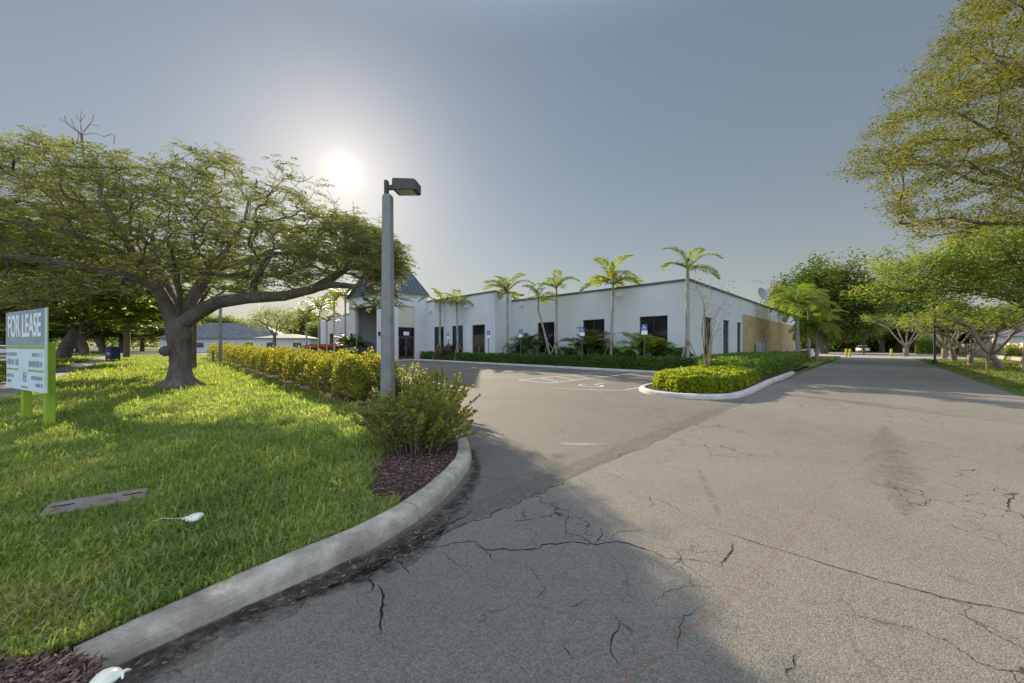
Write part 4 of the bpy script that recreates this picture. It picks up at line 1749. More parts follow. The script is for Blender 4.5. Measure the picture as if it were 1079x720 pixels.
cg = "cars parked in the distance"
c0 = car(ab(90, 1.2, .004), rad(225 - 20), M['car_white'], "white car parked facing the camera beyond the yellow bollards", cg)
cpos = at(909.7, 365, 76)
c0.location = (cpos.x, cpos.y, .004)
c0.rotation_euler = (0, 0, math.atan2(-cpos.y, -cpos.x) + .15)
c1 = copy_tree(c0)
c1.location = ab(-15.6, 95)
c1.rotation_euler = (0, 0, rad(135))
c1['label'] = "white car on the street far beyond the sidewalk, left of the blue mailbox"
c2 = copy_tree(c0)
c2.location = ab(-15.6, 38)
c2.rotation_euler = (0, 0, rad(135))
c2['label'] = "white car on the street at the left edge behind the FOR LEASE sign"

# ------------------------------------------------------------------ right boundary wall, red planter
w = MB()
w.abbox(52, 104, -10.9, -10.65, 0, 1.6)
w.abbox(51.95, 104.05, -10.95, -10.6, 1.6, 1.74)
a_ = 52
while a_ < 104:
    w.abbox(a_, a_ + .35, -10.59, -10.5, 0, 1.8)
    a_ += 5.3
o = w.build("boundary_wall", M['beige_wall'], None, ab(78, -10.8))
tag(o, "beige stucco boundary wall behind the row of small trees", "wall")
w = MB()
w.abbox(54, 80, -9.75, -9.5, .02, .38)
o = w.build("low_wall", M['sidewalk'], None, ab(67, -9.6))
tag(o, "low pale kerb wall at the foot of the beige boundary wall", "wall")
w = MB()
w.abbox(46.6, 48.6, 5.0, 5.9 - .36, .02, .85)
w.abbox(46.55, 48.65, 4.95, 5.54, .85, .93)
o = w.build("masonry_planter", M['planter_red'], None, ab(47.6, 5.3))
tag(o, "dark red masonry planter at the foot of the drooping palms", "planter")


# ================================================================== VEGETATION
class Graph:
    """branch skeleton; tips join the nearest fitting branch, radii grow with what they carry"""

    def __init__(self):
        self.p, self.par, self.len = [], [], []

    def node(self, p, par):
        p = np.asarray(p, float)
        self.p.append(p)
        self.par.append(par)
        self.len.append(0 if par < 0 else self.len[par] + np.linalg.norm(p - self.p[par]))
        return len(self.p) - 1

    def limb(self, pts, par=-1):
        for q in pts:
            par = self.node(q, par)
        return par

    def tips(self, T, step=.5, bias=.25, wob=.1, start=0, up=0.15, bend=.38):
        T = np.asarray(T, float)
        root = self.p[0]
        order = np.argsort(np.linalg.norm(T - self.p[min(start, len(self.p) - 1)], axis=1))
        ends = []
        for i in order:
            t = T[i]
            A = np.array(self.p)
            dist = np.linalg.norm(A - t, axis=1)
            cost = dist + bias * np.array(self.len)
            cost[:start] = 1e9
            k = int(np.argmin(cost))
            p0 = self.p[k]
            L = np.linalg.norm(t - p0)
            if self.par[k] >= 0:
                d0 = p0 - self.p[self.par[k]]
                d0 = d0 / max(1e-6, np.linalg.norm(d0))
            else:
                d0 = np.array([0, 0, 1.0])
            c = p0 + d0 * L * bend + np.array([0, 0, up * L])
            n = max(2, int(L / step) + 1)
            par = k
            for j in range(1, n + 1):
                s = j / n
                q = (1 - s) ** 2 * p0 + 2 * s * (1 - s) * c + s * s * t
                if j < n:
                    q = q + rng.normal(0, wob * L / n, 3)
                par = self.node(q, par)
            ends.append(par)
        return ends

    def mesh(self, r_root, r_tip, name, mat, parent, thick=None, minr=0.0):
        n = len(self.p)
        cnt = np.zeros(n)
        has = np.zeros(n, bool)
        for i in range(n):
            if self.par[i] >= 0:
                has[self.par[i]] = True
        cnt[~has] = 1
        for i in range(n - 1, 0, -1):
            if self.par[i] >= 0:
                cnt[self.par[i]] += cnt[i]
        e = math.log(r_root / r_tip) / math.log(max(2, cnt[0]))
        R = r_tip * cnt ** e
        if thick:
            for i, k in thick.items():
                R[i] = k
        kids = [[] for _ in range(n)]
        for i in range(n):
            if self.par[i] >= 0:
                kids[self.par[i]].append(i)
        mb = MB()
        stack = [0]
        roots = [i for i in range(n) if self.par[i] < 0]
        stack = list(roots)
        while stack:
            i = stack.pop()
            ch = [i] if self.par[i] < 0 else [self.par[i], i]
            rr = [R[i]] if self.par[i] < 0 else [min(R[self.par[i]], R[i] * 1.15), R[i]]
            cur = i
            while kids[cur]:
                ks = sorted(kids[cur], key=lambda k: -cnt[k])
                for k in ks[1:]:
                    stack.append(k)
                cur = ks[0]
                ch.append(cur)
                rr.append(R[cur])
            if max(rr) < minr or len(ch) < 2:
                continue
            sides = 12 if max(rr) > .18 else 8 if max(rr) > .07 else 5 if max(rr) > .025 else 3
            mb.tube([self.p[j] for j in ch], rr, sides, True, True)
        return mb.build(name, mat, parent), R


def sprays(lv, C, n, spread, L, W, flat=.5, droop=.15, mat=0, oval=False, jitter=True, outward=None):
    """n separate leaves around every centre C, spread (sx,sy,sz)"""
    C = np.repeat(np.asarray(C, float), n, 0)
    m = len(C)
    P = C + rng.normal(0, 1, (m, 3)) * np.asarray(spread)
    D = rdir(m, -.55, .45)
    if outward is not None:
        D = nrm(D + np.repeat(outward, n, 0) * .7)
    D[:, 2] -= droop
    Nn = rdir(m, -.2, 1.0)
    Nn[:, 2] += flat * 2
    lv.add(P, D, Nn, L * rng.uniform(.65, 1.3, m), W * rng.uniform(.7, 1.3, m), oval, mat)


def feathers(lv, C, nf, flen, npair, L, W, droop=.25, outward=None):
    """compound fern-like leaves: nf of them at each centre, leaflets in pairs along a rachis"""
    m0 = len(C)
    C = np.repeat(np.asarray(C, float), nf, 0)
    m = len(C)
    D = rdir(m, -.35, .45)
    if outward is not None:
        D = nrm(D + np.repeat(outward, nf, 0) * .8)
    fl_ = flen * rng.uniform(.6, 1.25, m)
    C = C + rng.normal(0, .16, (m, 3)) * np.array([1, 1, .6])
    for j in range(npair):
        s = (j + .6) / npair
        P = C + D * (fl_ * s)[:, None]
        P[:, 2] -= droop * fl_ * s * s
        side = nrm(np.cross(D, np.array([0, 0, 1.0])) + rng.normal(0, .12, (m, 3)))
        for sg_ in (-1, 1):
            d_ = nrm(side * sg_ + D * .45 + rng.normal(0, .15, (m, 3)))
            d_[:, 2] -= .18
            Nn = rdir(m, .5, 1)
            k = (1 - .45 * abs(s - .5))
            lv.add(P, d_, Nn, L * k * rng.uniform(.75, 1.2, m), W * rng.uniform(.8, 1.2, m))


def ellips(n, c, r, shell=.55, zcut=-1.0):
    """points in an ellipsoid, more of them towards its outside"""
    d = rdir(n * 3, zcut, 1)
    k = rng.uniform(shell ** 3, 1, len(d)) ** (1 / 3)
    P = d * k[:, None]
    P = P[:n]
    return P * np.asarray(r) + np.asarray(c)


def thin(P, dmin):
    keep = []
    for p in P:
        if all(np.sum((p - q) ** 2) > dmin * dmin for q in keep[-400:]):
            keep.append(p)
    return np.array(keep)


# ---------------------------------------------------------------- the big poinciana
TB = gp(191, 408.5, LZ)
T0 = np.array(TB)


def wp(px, py, Y):
    return np.array(at(px, py, Y))


tY = TB.y
gph = Graph()
r0 = gph.limb([T0 + [0, 0, -.1], T0 + [-.02, 0, .6], T0 + [-.06, 0, 1.2], wp(188, 343, tY)])
lR = gph.limb([wp(208, 330, tY - .1), wp(228, 319, tY - .2), wp(262, 314, tY - .2), wp(300, 312, tY), wp(330, 305, tY + .1)], r0)
lR1 = gph.limb([wp(355, 290, tY + .2), wp(378, 274, tY + .2), wp(400, 268, tY + .2)], lR)
lR2 = gph.limb([wp(350, 300, tY - .4), wp(375, 302, tY - .8), wp(392, 296, tY - .9)], lR)
lU = gph.limb([wp(201, 318, tY + .2), wp(218, 290, tY + .5), wp(238, 265, tY + .9), wp(258, 235, tY + 1.2), wp(262, 212, tY + 1.2)], r0)
lU1 = gph.limb([wp(250, 195, tY + 1.3), wp(246, 182, tY + 1.3), wp(215, 165, tY + 1.3), wp(188, 154, tY + 1.3)], lU)
lU2 = gph.limb([wp(280, 208, tY + 1.6), wp(300, 188, tY + 1.8), wp(318, 192, tY + 1.8)], lU)
lU3 = gph.limb([wp(290, 262, tY + .9), wp(330, 250, tY + 1.2), wp(352, 225, tY + 1.4), wp(372, 222, tY + 1.4)], lU - 3)
lL = gph.limb([wp(176, 322, tY - .1), wp(163, 300, tY - .5), wp(148, 280, tY - .9), wp(120, 260, tY - 1.3), wp(80, 247, tY - 1.7), wp(30, 236, tY - 2.0), wp(-30, 225, tY - 2.2)], r0)
lL1 = gph.limb([wp(125, 240, tY - .9), wp(105, 205, tY - .7), wp(108, 188, tY - .6), wp(88, 165, tY - .6), wp(86, 142, tY - .6)], lL - 4)
lL1b = gph.limb([wp(128, 178, tY - .5), wp(150, 176, tY - .4), wp(168, 182, tY - .2)], lL1 - 2)
lL2 = gph.limb([wp(105, 285, tY - 1.0), wp(60, 276, tY - 1.2), wp(10, 270, tY - 1.3), wp(-40, 268, tY - 1.3)], lL - 5)
lB = gph.limb([wp(182, 318, tY + .4), wp(172, 290, tY + 1.4), wp(160, 262, tY + 2.6), wp(140, 240, tY + 3.8)], r0)
lF = gph.limb([wp(190, 312, tY - .6), wp(186, 285, tY - 1.5), wp(180, 262, tY - 2.4), wp(190, 245, tY - 3.0)], r0)
n_main = len(gph.p)
env = [(-110, 160), (0, 148), (55, 150), (85, 150), (110, 160), (145, 178), (182, 172), (196, 160), (225, 165), (262, 172), (300, 170), (322, 192), (352, 212), (380, 236), (404, 252), (428, 270), (432, 288), (402, 290), (380, 284), (345, 292), (300, 302), (262, 306), (215, 298), (160, 300), (100, 312), (40, 326), (-110, 330)]
n_try = 12000
pxs = rng.uniform(-110, 435, n_try)
pys = rng.uniform(145, 335, n_try)
Ys = rng.uniform(9.3, 17.0, n_try)
k = inpoly(pxs, pys, env)
Zs = 1.5 + (364 - pys) / F * Ys
Xs = (pxs - 540) / F * Ys
rr = np.hypot((Xs - T0[0] + .2) / 9.6, (Ys - T0[1] - .8) / 4.9)
k &= (Zs > 2.5) & (Zs < 8.6) & (rr < 1)
# the crown is an umbrella: thin beneath, and open towards its sunward rim
dens = np.where(pxs > 250, .5, .85) * np.where((pxs > 235) & (pys < 228), .5, 1)
dens = np.where((pxs > 255) & (pys > 232) & (pys < 292), .85, dens)
dens = np.where(pxs > 418, .45, dens)
k &= rng.random(n_try) < dens
TP = np.stack([Xs, Ys, Zs], 1)[k]
TP = thin(TP, .36)[:1500]
hang = [(362, 232), (400, 244), (416, 262), (424, 296), (414, 318), (392, 322), (372, 300)]
pxs = rng.uniform(360, 444, 900)
pys = rng.uniform(230, 324, 900)
k = inpoly(pxs, pys, hang) & (rng.random(900) < np.where(pys > 292, .14, .55))
Ys = rng.uniform(11.4, 15.0, 900)
TP = np.concatenate([TP, thin(np.stack([(pxs - 540) / F * Ys, Ys, 1.5 + (364 - pys) / F * Ys], 1)[k], .26)[:230]])
ends = gph.tips(TP, .45, .12, .12, 4, .05)
# bare twigs and rim twigs standing clear of the leaves
for pl_ in ([(86, 134), (85, 126), (86, 117)], [(80, 137), (72, 130), (63, 125)], [(91, 135), (97, 128), (99, 121)], [(78, 133), (75, 125)], [(85, 128), (90, 121)], [(85, 128), (80, 121)], [(70, 130), (68, 122)], [(95, 131), (104, 133)], [(98, 140), (110, 144), (118, 141)]):
    gph.limb([wp(x, y, tY - .6 + .1 * random.random()) for x, y in pl_], lL1)
for pl_ in ([(176, 172), (186, 168)], [(160, 168), (164, 160)], [(172, 178), (182, 184)]):
    gph.limb([wp(x, y, tY - .3) for x, y in pl_], lL1b)
bare = [(120, 152, -.5), (134, 156, -.5), (205, 150, 1.3), (180, 150, 1.3), (222, 160, 1.3), (300, 172, 1.8), (318, 180, 1.8), (345, 200, 1.5), (330, 186, 1.8), (372, 212, 1.4), (358, 208, 1.4), (392, 234, .6), (250, 168, 1.3), (20, 140, -1.6), (50, 142, -1.2)]
gph.tips([wp(x, y, tY + d) for x, y, d in bare], .2, .0, .16, 4, .06, .22)
tree = empty("royal_poinciana", TB)
tag(tree, "big spreading feathery tree with thick flared grey trunk on the lawn left of the hedge", "tree")
# skeleton is in world space: shift to the tree's base
gph.p = [q - T0 for q in gph.p]
thick = {0: .25, 1: .24, 2: .27, 3: .33}
for i, rad_ in zip(range(4, 9), (.23, .20, .185, .165, .145)):
    thick[i] = rad_
for i0_, rs_ in ((lR1, (.125, .095, .06)), (lR2, (.11, .075, .045)), (lU - 4 + 4, ())):
    for q_, r_ in enumerate(rs_):
        thick[i0_ - len(rs_) + 1 + q_] = r_
tr, RR = gph.mesh(.42, .009, "trunk", M['bark'], tree, thick)
# flared, ribbed root collar and a burl
w = MB()
rings = []
for z, rr_ in ((-.12, .95), (.0, .84), (.06, .72), (.15, .57), (.3, .46), (.5, .39), (.8, .355), (1.15, .36), (1.5, .41), (1.85, .48), (2.15, .40)):
    ring_ = []
    for j in range(40):
        t_ = 2 * math.pi * j / 40
        k_ = max(0, 1 - z / .75)
        rib = .16 * k_ * (math.sin(5 * t_ + .6) + .6 * math.sin(9 * t_ + 2)) + .05 * math.sin(3 * t_ + z * 1.5) + .035 * math.sin(7 * t_ - z * 2) + .02 * math.sin(13 * t_)
        r__ = rr_ * (.92 if z < .2 else .78) * (1 + rib)
        ring_.append(Vector((r__ * math.cos(t_) - .03 * z, r__ * math.sin(t_) * .9, z)))
    rings.append(ring_)
w.loft(rings, False, True, True, True)
bur = Vector((-.27, -.26, 1.22))
rings = []
for z, r_ in ((-.18, .03), (-.11, .12), (0, .17), (.1, .12), (.16, .03)):
    rings.append([bur + Vector((r_ * math.cos(t_) * 1.1, r_ * math.sin(t_), z)) for t_ in np.linspace(0, 2 * math.pi, 14, endpoint=False)])
w.loft(rings, True, True, True, True)
w.build("root_collar", M['bark'], tree)
lv = Leaves()
EP = np.array([gph.p[e] for e in ends])
outw = EP - np.array([0, 0, 3.4])
outw[:, 2] *= .3
outw = nrm(outw)
dn = EP[:, 0] < 2.0
feathers(lv, EP[dn], 6, .54, 11, .13, .027, .25, outw[dn])
feathers(lv, EP[~dn], 5, .50, 11, .13, .028, .25, outw[~dn])
WE = EP + T0
pxe = 540 + F * WE[:, 0] / WE[:, 1]
pye = 364 - F * (WE[:, 2] - 1.5) / WE[:, 1]
rim = (pxe > 290) & (pye > 218)
feathers(lv, EP[rim], 4, .60, 11, .14, .034, .25, outw[rim])
link("crown", lv.mesh("crown", M['poinciana']), tree)
for (x, y, d_, ln) in ((76, 145, -.6, .42), (237, 176, 1.3, .38), (270, 188, 1.3, .3), (365, 222, 1.4, .4), (395, 240, .3, .3), (255, 178, 1.3, .3), (14, 165, -1.8, .4), (150, 200, 0, .35)):
    q0 = Vector(wp(x, y, tY + d_) - T0)
    w = MB()
    w.tube([q0, q0 + Vector((.02, 0, -ln * .4)), q0 + Vector((-.01, 0, -ln * .8)), q0 + Vector((.03, 0, -ln))], [.012, .03, .028, .006], 6)
    w.build("seed_pod", M['pod'], tree)


# ---------------------------------------------------------------- generic trees
def make_tree(name, label, cat, loc, H_trunk, r_root, crowns, n_tips, leaf, mat, bark=None, group=None, r_tip=.02, trunk_lean=(0, 0), limbs=5, tip_sep=.5, feather=False, step=.8, shell=.5, zcut=-.6):
    """crowns: list of (centre, radii) relative to the base"""
    loc = Vector(loc)
    t = empty(name, loc)
    tag(t, label, cat, group)
    gq = Graph()
    lx_, ly_ = trunk_lean
    base = gq.limb([(0, 0, -.15), (lx_ * .2, ly_ * .2, H_trunk * .35), (lx_ * .6, ly_ * .6, H_trunk * .7), (lx_, ly_, H_trunk)])
    tot = sum(c[1][0] * c[1][1] * c[1][2] for c in crowns)
    for c, r_ in crowns:
        c, r_ = np.array(c), np.array(r_)
        nl = max(2, int(limbs * r_[0] * r_[1] * r_[2] / tot + .5))
        for q in range(nl):
            th = 2 * math.pi * q / nl + random.random()
            tgt = c + r_ * np.array([math.cos(th) * .62, math.sin(th) * .62, random.uniform(-.1, .5)])
            p0 = gq.p[base]
            L = np.linalg.norm(tgt - p0)
            ctrl = p0 + np.array([0, 0, .35 * L]) * .6 + (tgt - p0) * .25
            nst = max(3, int(L / 1.0))
            gq.limb([(1 - s) ** 2 * p0 + 2 * s * (1 - s) * ctrl + s * s * tgt + rng.normal(0, .04 * L / nst * 2, 3) for s in np.linspace(1 / nst, 1, nst)], base)
    T = []
    for c, r_ in crowns:
        nn_ = int(n_tips * r_[0] * r_[1] * r_[2] / tot + 1)
        T.append(ellips(nn_, c, r_, shell, zcut))
    T = np.concatenate(T)
    # uneven outline: push clumps in and out
    cc = np.mean([c[0] for c in crowns], 0)
    f = .86 + .20 * np.sin(T[:, 0] * 1.1 + 2 * np.sin(T[:, 2] * .9)) * np.cos(T[:, 1] * 1.2) + rng.normal(0, .05, len(T))
    T = cc + (T - cc) * f[:, None]
    T = thin(T, tip_sep)
    e = gq.tips(T, step, .12, .1, 3, .05)
    gq.mesh(r_root, r_tip, "trunk", bark or M['bark'], t)
    lv = Leaves()
    EP = np.array([gq.p[i] for i in e])
    ow = nrm(EP - np.array([lx_, ly_, H_trunk]))
    ow[:, 2] *= .5
    if feather:
        nf, fl_, npair, L, W = leaf
        feathers(lv, EP, nf, fl_, npair, L, W, .25, nrm(ow))
    else:
        nl, sp, L, W = leaf
        sprays(lv, EP, nl, sp, L, W, outward=nrm(ow), oval=L < .12)
    link("crown", lv.mesh("crown", mat), t)
    return t


# slim tree behind the poinciana
make_tree("slim_tree", "slim dark trunked tree just behind the big poinciana trunk", "tree", gp(202.5, 390.5, LZ), 2.6, .2,
          [((0, .5, 5.2), (3.2, 3.0, 1.6))], 190, (9, .55, 7, .24, .08), M['strip_leaf'], feather=True, r_tip=.012, limbs=5)

# street trees in the strip beyond the sidewalk
grp = "umbrella trees in the strip beyond the sidewalk"
stt = make_tree("street_tree", "broad street tree with leaning trunk at the left edge behind the FOR LEASE sign", "tree", ab(-6.4, 44, LZ), 2.4, .55,
                [((-1, -2, 5.6), (7.5, 7.5, 2.4)), ((3, 2, 5.0), (6, 6, 2.0))], 900, (9, .95, 7, .46, .17), M['strip_leaf'], feather=True, group=grp, r_tip=.02, limbs=9, trunk_lean=(.7, -.5), tip_sep=.7, zcut=-.8)
for (a_, b_, rz, sc, lb) in ((-6.4, 61, 1.9, 1.05, "thick trunked street tree standing right of the FOR LEASE board, beyond the sidewalk"),
                             (-7.0, 88, 3.6, 1.0, "third street tree beyond the sidewalk, left of the blue mailbox"),
                             (-6.8, 118, 5.1, 1.1, "farthest street tree beyond the sidewalk behind the blue mailbox"),
                             (-6.0, 28.5, 4.2, .95, "street tree overhanging from outside the left edge of the lawn")):
    c = copy_tree(stt)
    c.location = ab(a_, b_, LZ)
    c.rotation_euler = (0, 0, rz)
    c.scale = (sc, sc, sc)
    c['label'] = lb

# trees across the street and at the far end of the lawn
grp = "background trees beyond the street and lawn"
bgt = make_tree("background_tree", "sunlit tree across the street at the left edge behind the FOR LEASE board", "tree", (-98, 70, 0), 3.0, .35,
                [((0, 0, 5.5), (5.5, 5.5, 3.2)), ((1.5, 1, 7), (3.5, 3.5, 2))], 520, (75, .6, .42, .24), M['far_leaf'], group=grp, r_tip=.02, limbs=7, tip_sep=.6, zcut=-.95)
spots = [(20, 78, 1.2, "sunlit tree across the street between the FOR LEASE board and the first trunk"), (52, 96, 1.35, "second sunlit tree across the street, just right of the FOR LEASE board"),
         (82, 84, 1.15, "sunlit tree across the street behind the second trunk"), (108, 102, 1.4, "sunlit tree across the street left of the blue mailbox"), (128, 82, 1.1, "sunlit tree right behind the blue mailbox"),
         (150, 95, 1.3, "sunlit tree right of the utility pole"), (172, 80, 1.1, "sunlit tree just left of the poinciana trunk"), (212, 112, 1.15, "far tree right of the poinciana trunk"),
         (238, 118, 1.2, "far tree rising behind the left half of the grey roof"), (268, 108, 1.0, "far tree rising behind the right half of the grey roof"), (322, 105, 1.1, "far tree between the white garage and the palms"), (345, 88, .8, "far tree behind the tall palm pair")]
for i, (a_, b_, sc, lb) in enumerate(spots):
    c = copy_tree(bgt)
    q_ = at(a_, 372, b_)
    c.location = (q_.x, q_.y, 0)
    c.rotation_euler = (0, 0, i * 1.37)
    c.scale = (sc, sc, sc * (1 + .12 * math.sin(i * 2)))
    c['label'] = lb

lotp = at(289.5, 372, 52)
make_tree("lot_tree", "small round headed tree seen under the big limb, in front of the low white garage", "tree", (lotp.x, lotp.y, 0), 2.6, .2,
          [((0, 0, 4.9), (3.4, 3.4, 1.9))], 170, (45, .42, .22, .11), M['far_leaf'], r_tip=.014, limbs=6, tip_sep=.45)

# ---------------------------------------------------------------- right side trees
# dark ficus beyond the warehouse
grp = "dark dense trees at the end of the road"
f1p = at(868, 372, 66)
ft = make_tree("ficus_tree", "largest dark ficus rising behind the warehouse end and the drooping palms", "tree", (f1p.x, f1p.y, 0), 4.5, .8,
               [((0, 0, 10.2), (9.2, 8, 6.0)), ((-4.5, 0, 8), (5.5, 6, 4.0)), ((4.5, 0, 8), (6, 6, 5)), ((0, 0, 5), (8, 7, 3))], 900, (95, .8, .55, .30), M['ficus'], group=grp, r_tip=.03, limbs=10, tip_sep=.8, zcut=-.95)
for (px_, Y_, sc, lb) in ((948, 80, .86, "dark ficus above the far end of the road, right of the white car"), (905, 104, 1.05, "dark ficus behind the white parked car"), (1000, 84, .72, "dark ficus behind the row of small frangipani trees"),
                          (1060, 74, .6, "dark ficus behind the beige boundary wall at right"), (985, 118, 1.0, "farthest dark ficus filling the gap above the frangipani row"), (835, 105, .9, "dark ficus peeking over the warehouse roof")):
    c = copy_tree(ft)
    q_ = at(px_, 372, Y_)
    c.location = (q_.x, q_.y, 0)
    c.rotation_euler = (0, 0, px_ * .7)
    c.scale = (sc, sc, sc)
    c['label'] = lb
q_ = at(911, 372, 66)
make_tree("small_tree", "small bright green tree over the white parked car", "tree", (q_.x, q_.y, 0), 2.6, .2, [((0, 0, 4.7), (4.6, 3.5, 1.7))], 150, (40, .45, .26, .13), M['light_leaf'], r_tip=.015, limbs=6, tip_sep=.5)

# light green tree over the right verge
lp_ = Vector((39.5, 27.5, 0))
make_tree("light_green_tree", "large light green tree spreading over the right verge below the olive branches", "tree", lp_, 3.6, .45,
          [((-.5, 0, 10.2), (3.2, 3.2, 1.5)), ((-4.5, -1, 9.0), (3.0, 3.4, 1.6)), ((-8.5, 0, 6.9), (3.4, 3.6, 1.6)), ((-6, -2.5, 5.2), (3.2, 3, 1.3)), ((-1.5, -3, 5.6), (3.4, 3, 1.5)), ((-6.5, 2, 8.2), (3, 3, 1.5)), ((2.5, -1, 8.0), (4, 4, 2.2)), ((4, -2, 5.6), (3.6, 3.4, 1.6)), ((-10.5, .5, 5.4), (2.4, 2.6, 1.1)), ((-3, 1, 6.6), (4.5, 4, 1.6))], 900, (85, .34, .24, .13), M['light_leaf'], r_tip=.016, limbs=12, tip_sep=.55, zcut=-.7)

# olive-yellow tree whose branches reach in from the right
ob_ = Vector((26.5, 14.0, 0))
O0 = np.array(ob_)
gq = Graph()
r0 = gq.limb([O0 + [0, 0, -.1], O0 + [-.1, .1, 1.4], O0 + [-.3, .2, 2.8], O0 + [-.5, .3, 4.0]])
for tgt in ((900, 172, 15.5), (940, 100, 16), (1000, 20, 15.5), (960, 235, 15), (1010, 180, 13.5), (1060, 60, 13), (1090, -60, 13), (1120, 200, 18), (1200, 60, 17), (1300, -40, 16), (1080, 230, 16)):
    tg = wp(*tgt)
    p0 = gq.p[r0]
    L = np.linalg.norm(tg - p0)
    ctrl = p0 + (tg - p0) * .35 + np.array([0, 0, .22 * L])
    ns = 9
    gq.limb([(1 - s) ** 2 * p0 + 2 * s * (1 - s) * ctrl + s * s * tg + rng.normal(0, .10, 3) for s in np.linspace(1 / ns, 1, ns)], r0)
envo = [(1025, -10), (1008, 15), (985, 55), (968, 85), (945, 95), (925, 132), (905, 150), (888, 178), (905, 192), (930, 200), (925, 214), (950, 236), (975, 250), (1000, 256), (1040, 240), (1100, 235), (1330, 230), (1330, -220), (1060, -220)]
n_try = 9000
pxs = rng.uniform(885, 1330, n_try)
pys = rng.uniform(-220, 258, n_try)
Ys = rng.uniform(11.5, 19, n_try)
k = inpoly(pxs, pys, envo)
Zs = 1.5 + (364 - pys) / F * Ys
Xs = (pxs - 540) / F * Ys
k &= (Zs > 4.2) & (Zs < 17) & (np.hypot(Xs - O0[0], Ys - O0[1]) < 14.5)
TP = thin(np.stack([Xs, Ys, Zs], 1)[k], .50)[:1250]
en = gq.tips(TP, .6, .12, .12, 4, .04)
gq.p = [q - O0 for q in gq.p]
ot = empty("olive_tree", ob_)
tag(ot, "tall tree with yellowish olive leaves reaching in from the top right corner", "tree")
gq.mesh(.55, .010, "trunk", M['bark'], ot)
lv = Leaves()
EP = np.array([gq.p[i] for i in en])
ow = EP - np.array([0, 0, 5.0])
ow[:, 2] *= .4
sprays(lv, EP, 100, (.27, .27, .08), .10, .05, outward=nrm(ow), oval=False)
mids = np.array([gq.p[gq.par[i]] for i in en])
sprays(lv, mids, 40, (.22, .22, .09), .10, .05, outward=nrm(ow))
link("crown", lv.mesh("crown", M['olive_leaf']), ot)

# row of small pale trees on the verge
grp = "row of small pale trunked trees on the right verge"


def forked_tree(loc, label, seed, H, spread, leafn, lean=(0, 0)):
    global rng
    keep = rng
    rng = np.random.default_rng(seed)
    t = empty("frangipani_tree", loc)
    tag(t, label, "tree", grp)
    gq = Graph()
    lx_, ly_ = lean
    hb = H * .22
    b_ = gq.limb([(0, 0, -.05), (lx_ * .4, ly_ * .4, hb * .5), (lx_, ly_, hb)])
    heads = []
    for q in range(5):
        th = 2 * math.pi * q / 5 + rng.uniform(-.4, .4)
        tg = np.array([lx_ + math.cos(th) * spread * .36, ly_ + math.sin(th) * spread * .36, H * rng.uniform(.52, .7)])
        p0 = gq.p[b_]
        e_ = gq.limb([p0 + (tg - p0) * s + np.array([0, 0, -.18 * math.sin(math.pi * s)]) for s in (.35, .7, 1)], b_)
        for r_ in range(3):
            th2 = th + rng.uniform(-.9, .9)
            tg2 = tg + np.array([math.cos(th2) * spread * .4, math.sin(th2) * spread * .4, H * rng.uniform(.12, .3)])
            e2 = gq.limb([tg + (tg2 - tg) * .5 + rng.normal(0, .06, 3), tg2], e_)
            for s_ in range(4):
                th3 = th2 + rng.uniform(-1.2, 1.2)
                tg3 = tg2 + np.array([math.cos(th3) * spread * .24, math.sin(th3) * spread * .24, H * rng.uniform(.02, .15)])
                heads.append(gq.limb([tg3], e2))
    gq.mesh(H * .05, .013, "trunk", M['bark_pale'], t)
    lv = Leaves()
    EP = np.array([gq.p[i] for i in heads])
    EP = EP[rng.random(len(EP)) < .75]
    sprays(lv, EP, leafn * 2, (.3, .3, .22), .24, .09, droop=.1)
    link("crown", lv.mesh("crown", M['light_leaf']), t)
    rng = keep
    return t


forked_tree(gp(1055, 389), "nearest frangipani tree on the verge, its trunk curving left below the light green tree", 3, 3.9, 2.8, 18, (-.5, .1))
forked_tree(gp(1023.5, 384.5), "small frangipani tree with thick stump like trunk, third from the right on the verge", 4, 3.2, 2.4, 12)
forked_tree(gp(1007, 381), "frangipani tree with a Y shaped pale trunk right of the black street light", 5, 4.2, 3.0, 16, (-.3, 0))
forked_tree(gp(996, 378), "frangipani tree standing closest to the black street light", 6, 4.8, 3.4, 16)
forked_tree(gp(955.5, 375.8), "large pale forked tree at the far right side of the road end", 7, 5.6, 4.4, 30)


# ---------------------------------------------------------------- shrubs
def mass_leaves(lv, sampler, n, L, W, mat=0, oval=True, up=.5):
    P, Nn = sampler(n)
    m = len(P)
    D = nrm(Nn * .7 + rdir(m, -.6, 1.0))
    D[:, 2] += up * .35
    N2 = nrm(Nn + rdir(m) * .9)
    lv.add(P, D, N2, L * rng.uniform(.6, 1.25, m), W * rng.uniform(.7, 1.2, m), oval, mat)


